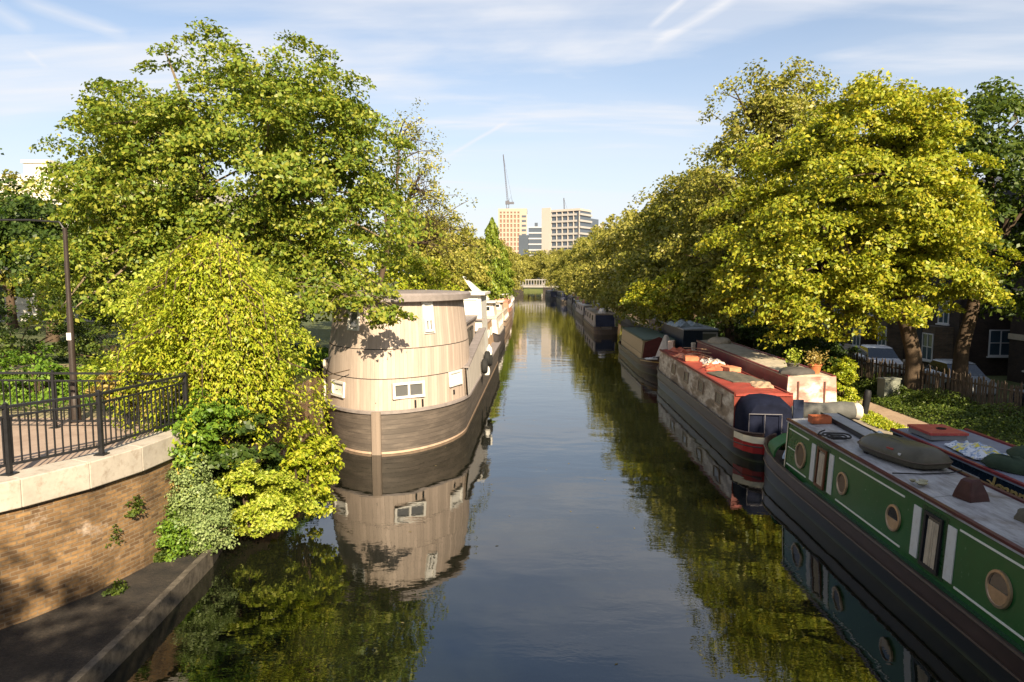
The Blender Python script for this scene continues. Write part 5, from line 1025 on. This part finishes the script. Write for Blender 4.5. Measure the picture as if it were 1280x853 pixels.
tree('street_tree', 'dark green tree at the right edge in front of the flats', 'tree', (18.2, 28.5, .0),
     [(0, 0, 7.6, 4.0, 3.8, 4.4), (2.8, -.4, 6.4, 3.2, 3, 3.8), (-1.5, .2, 9.4, 2.6, 2.6, 2.4), (-3.0, 1, 7.8, 2.4, 2.4, 3.0), (4.8, 0, 6.2, 2.6, 2.6, 3.2)], 520, 90, .20, LEAF['deep'], (-1.2, 0), .30, BARK, .8, .5, nlimb=40)
tree('overhanging_branch', 'sunlit yellow-green branch hanging low over the tan boat roof', 'branch', (9.5, 35.0, 4.6), [(-3.2, -1.2, -.3, 1.6, .9, .9), (-4.4, -1.0, -.6, .9, .7, .8), (-1.6, -1.2, .0, 1.5, .9, .8), (-2.4, -1.6, -1.2, .8, .6, .5)], 90, 70, .17, LEAF['plane'], (2.5, .5), .06, BARK, .42, .5, nlimb=20)
rowt = [(9.8, 44.5, 1.0, 'bushy olive tree overhanging the boats just left of the tall olive tree'), (9.9, 55, 1.0, 'olive canal tree, second in the receding right row'), (9.6, 68, .97, 'olive canal tree, third in the receding right row'), (9.6, 82, 1.0, 'canal tree, fourth in the receding right row'), (9.4, 98, .98, 'canal tree, fifth in the receding right row'), (9.2, 116, 1.0, 'canal tree, sixth in the receding right row'), (9, 136, 1.0, 'canal tree, seventh in the receding right row'), (8.4, 158, 1.0, 'canal tree, eighth in the receding right row'), (7.8, 182, 1.02, 'small-looking far tree at the end of the right row')]
ra = tree('canal_tree', rowt[0][3], 'tree', (rowt[0][0]+1.6, rowt[0][1], .5), [(-1.6, 0, 6.4, 3.9, 4.6, 4.3), (-3.4, -1, 4.2, 2.6, 3, 2.6), (.2, 1, 8.4, 3.4, 4, 3.0), (-2.2, -2, 8.2, 2.6, 2.6, 2.6), (-3.4, 2, 3.0, 2.4, 3, 1.6)], 420, 70, .27, LEAF['olive'], (.8, 0), .3, BARK, .85, .5, group='trees of the receding right row')
rb_ = tree('canal_tree', rowt[1][3], 'tree', (rowt[1][0]+1.6, rowt[1][1], .5), [(-1.4, 0, 6.2, 4.2, 5.2, 4.6), (-3.6, 1, 3.6, 2.6, 4, 2.4), (.6, -2, 7.8, 3.4, 3.6, 3.6)], 380, 62, .33, LEAF['far'], (.8, 0), .3, BARK, .95, .55, group='trees of the receding right row')
for i, (x, y, s, lb) in enumerate(rowt[2:]): copy_tree((rb_, ra)[i % 2], (x+1.4, y, .5), (0.2, -.25, .3, -.1, 3.3, .1, .2)[i], lb, (s, s, s*(1.04, .96, 1, 1.05, .98, 1, 1)[i]))
# dark undergrowth under the right row
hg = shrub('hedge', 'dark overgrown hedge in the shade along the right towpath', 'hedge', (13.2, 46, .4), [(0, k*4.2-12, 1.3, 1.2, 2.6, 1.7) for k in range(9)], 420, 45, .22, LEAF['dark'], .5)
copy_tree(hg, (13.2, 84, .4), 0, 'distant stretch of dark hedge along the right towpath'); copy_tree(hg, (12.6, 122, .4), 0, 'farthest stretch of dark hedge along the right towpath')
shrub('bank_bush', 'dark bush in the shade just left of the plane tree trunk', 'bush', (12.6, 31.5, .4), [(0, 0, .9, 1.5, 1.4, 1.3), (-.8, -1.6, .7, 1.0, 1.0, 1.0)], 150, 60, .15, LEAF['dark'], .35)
shrub('bank_bush', 'bright sunlit bush beside the black post on the bank', 'bush', (10.45, 24.2, .5), [(0, 0, .75, .55, .5, .85), (.15, .1, 1.4, .35, .35, .4), (-.1, 0, .35, .65, .5, .4)], 90, 80, .085, LEAF['weep'], .2)
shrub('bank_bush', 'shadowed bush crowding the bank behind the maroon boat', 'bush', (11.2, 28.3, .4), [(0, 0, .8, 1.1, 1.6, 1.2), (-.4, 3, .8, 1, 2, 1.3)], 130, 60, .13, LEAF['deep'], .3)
o = part('mooring_post', paint('post_black', (.015, .015, .017), .6, .3, 6), None, lambda b: b.lathe([(.10, -.1), (.11, .6), (.12, .68), (.11, .85), (.08, .92), (.0, .93)], n=12), True); place(o, 'short black post standing on the bank beside the sunlit bush', 'post', (10.55, 22.6, .5), 0); o.rotation_euler = (R(4), R(5), 0)
o = part('utility_box', paint('box_grey_green', (.20, .21, .17), .6, .25, 5), None, lambda b: (b.box(-.35, .35, -.18, .18, -.1, .75), b.box(-.38, .38, -.21, .21, .751, .80), b.box(-.02, .02, -.19, -.18, .05, .7)), bevel=.012); place(o, 'small grey utility box on the grass left of the plane tree trunk', 'box', (13.1, 26.2, .5), .3)
# ground cover
def cover(name, n, fn, size, leaf, nz=.9):
    P = np.array([fn() for _ in range(n)]); o = leaves_mesh(name, P, np.tile([-.2, -.3, nz], (n, 1)), size, leaf, None, .5); tag(o, kind='stuff'); return o
def gz(x): return .5+(.12*min(1, max(0, (x-12.6)/1.2)))
def bankpt():
    y = rng.uniform(8, 40); xm = 13.7+max(0, (26-y))*.13; x = rng.uniform(12.1, xm+.5); u = .5+.5*math.sin(x*3.1+y*1.7)*math.sin(y*.9-x); h = .15+.62*u*min(1, (x-12.0)/.9)
    return (x, y, gz(x)-.1+h*rng.random()**.6)
cover('ground_ivy', 70000, bankpt, .085, LEAF['deep'])
def grasspt():
    y = rng.uniform(14, 44); x = rng.uniform(10.15, 10.95)+.08*math.sin(y*2); return (x, y, .5+.16*rng.random())
g = cover('bank_grass', 22000, grasspt, .09, LEAF['weep'], .1)
def vg():
    y = rng.uniform(14, 26); x = -6.9-rng.random()**1.3*7; return (x, y, 2.22+.22*rng.random())
cover('garden_ground_cover', 26000, vg, .10, LEAF['fresh'], .5)
def ledgev():
    if rng.random() < .5: y = rng.uniform(11.2, 14.5); return (rng.uniform(-6.6, -5.75), y, .28+.25*rng.random()**2)
    y = 6+5.6*rng.random(); k = math.floor(y*1.7+1); 
    if math.sin(k*12.9) < .1: y = 11+rng.random()*.8
    P = WP[2:8]; xw = next((a[0]+(c[0]-a[0])*(y-a[1])/(c[1]-a[1]) for a, c in zip(P[:-1], P[1:]) if a[1] <= y <= c[1]), -6.3)
    return (xw+.03+.12*rng.random()**2, y, .28+.14*rng.random()**2)
cover('ledge_weeds', 5000, ledgev, .06, LEAF['deep'])
# far woods closing the canal
k = 0
for (x, y, s, z) in ((-14, 250, 1.1, 1), (-5, 275, 1.15, 1), (4, 268, 1.15, 1), (12, 262, 1.1, 1), (20, 280, 1.2, 1), (-22, 275, 1.2, 1), (-7.5, 175, .9, 1), (-9, 150, .9, 2), (-9.5, 125, .85, 2), (-9, 104, .8, 2), (-1, 320, 1.5, 1), (10, 330, 1.6, 1), (-12, 330, 1.4, 1), (24, 335, 1.6, 1), (-9.5, 206, 1.0, 1), (8.5, 214, 1.0, .5)):
    lbs = ['far olive tree at the canal end, left of the office block', 'far tree rising directly above the footbridge', 'far tree just right of the footbridge', 'far tree below the slab block', 'far tree below the small pale tower', 'far tree behind the left conifers', 'left-bank tree beyond the last left boat', 'left-bank tree beside the far boats', 'left-bank tree behind the white rounded boat', 'left-bank tree behind the terracotta boat', 'hazy treetop in front of the office block base', 'hazy treetop in front of the slab block base', 'hazy treetop in front of the cream tower', 'hazy treetop in front of the small pale tower', 'left tree beside the footbridge abutment', 'right tree beside the footbridge abutment']
    copy_tree(rb_ if k % 2 else mid1, (x+(1 if k % 2 else 0), y, z), k*.9, lbs[k], (s*(1 if k % 2 else 1.5),)*3); k += 1
# unseen trees added around the bridge to shade the near boats, fence and wall
shade = [((12.8, 1.0, 1), 1.0, .4, 'unseen tree added on the right bank to shade the green narrowboat'), ((20.6, 12.4, -.4), 1.05, 2.1, 'unseen tree added between the flats and the bridge to shade the fence'), ((25.6, 19, -.9), 1.1, 3.0, 'unseen tree added before the flats to shade the parked cars'), ((9.5, -9, 1), 1.0, 3.9, 'unseen tree added behind the right end of the bridge for shade'), ((15.5, -6, 1), 1.05, 5, 'unseen tree added farthest right behind the bridge for shade')]
sh = tree('street_tree', shade[0][3], 'tree', shade[0][0], [(0, 0, 6.4, 4.2, 4.4, 3.8), (.5, -2, 8.4, 3, 3, 2.6), (-1, 2, 5, 3, 3, 2.4)], 380, 55, .30, LEAF['deep'], (0, 0), .3, BARK, .8, .5, nlimb=10, group='unseen shade trees added around the bridge')
for l, s, r, lb in shade[1:]: copy_tree(sh, l, r, lb, (s, s, s))
tree('street_tree', 'unseen tree added behind the camera to dapple the left wall and ledge with shade', 'tree', (-8.5, -5.6, 2.2), [(7.0, .4, 5.6, 4.3, 1.5, 2.1), (3.0, 0, 5.6, 2.8, 1.6, 2.2)], 150, 60, .26, LEAF['deep'], (0, 0), .25, BARK, .6, .6, nlimb=40)  # added out of view; crown shaped to throw dappled shade on wall and ledge
# fallen leaves and a duck-sized drift on the water
b = MB()
for i in range(70):
    x, y = rng.uniform(-4.5, 5.2), 6+rng.random()**1.5*40; a = rng.uniform(0, 6.3); s = .022+.02*rng.random(); b.face([(x+s*math.cos(a+q*math.pi/2)*(1 if q % 2 else .5), y+s*math.sin(a+q*math.pi/2)*(1 if q % 2 else .5), .004) for q in range(4)])
tag(b.build('floating_leaves', paint('dry_leaf', (.16, .13, .06), .7, .4, 5)), kind='stuff')
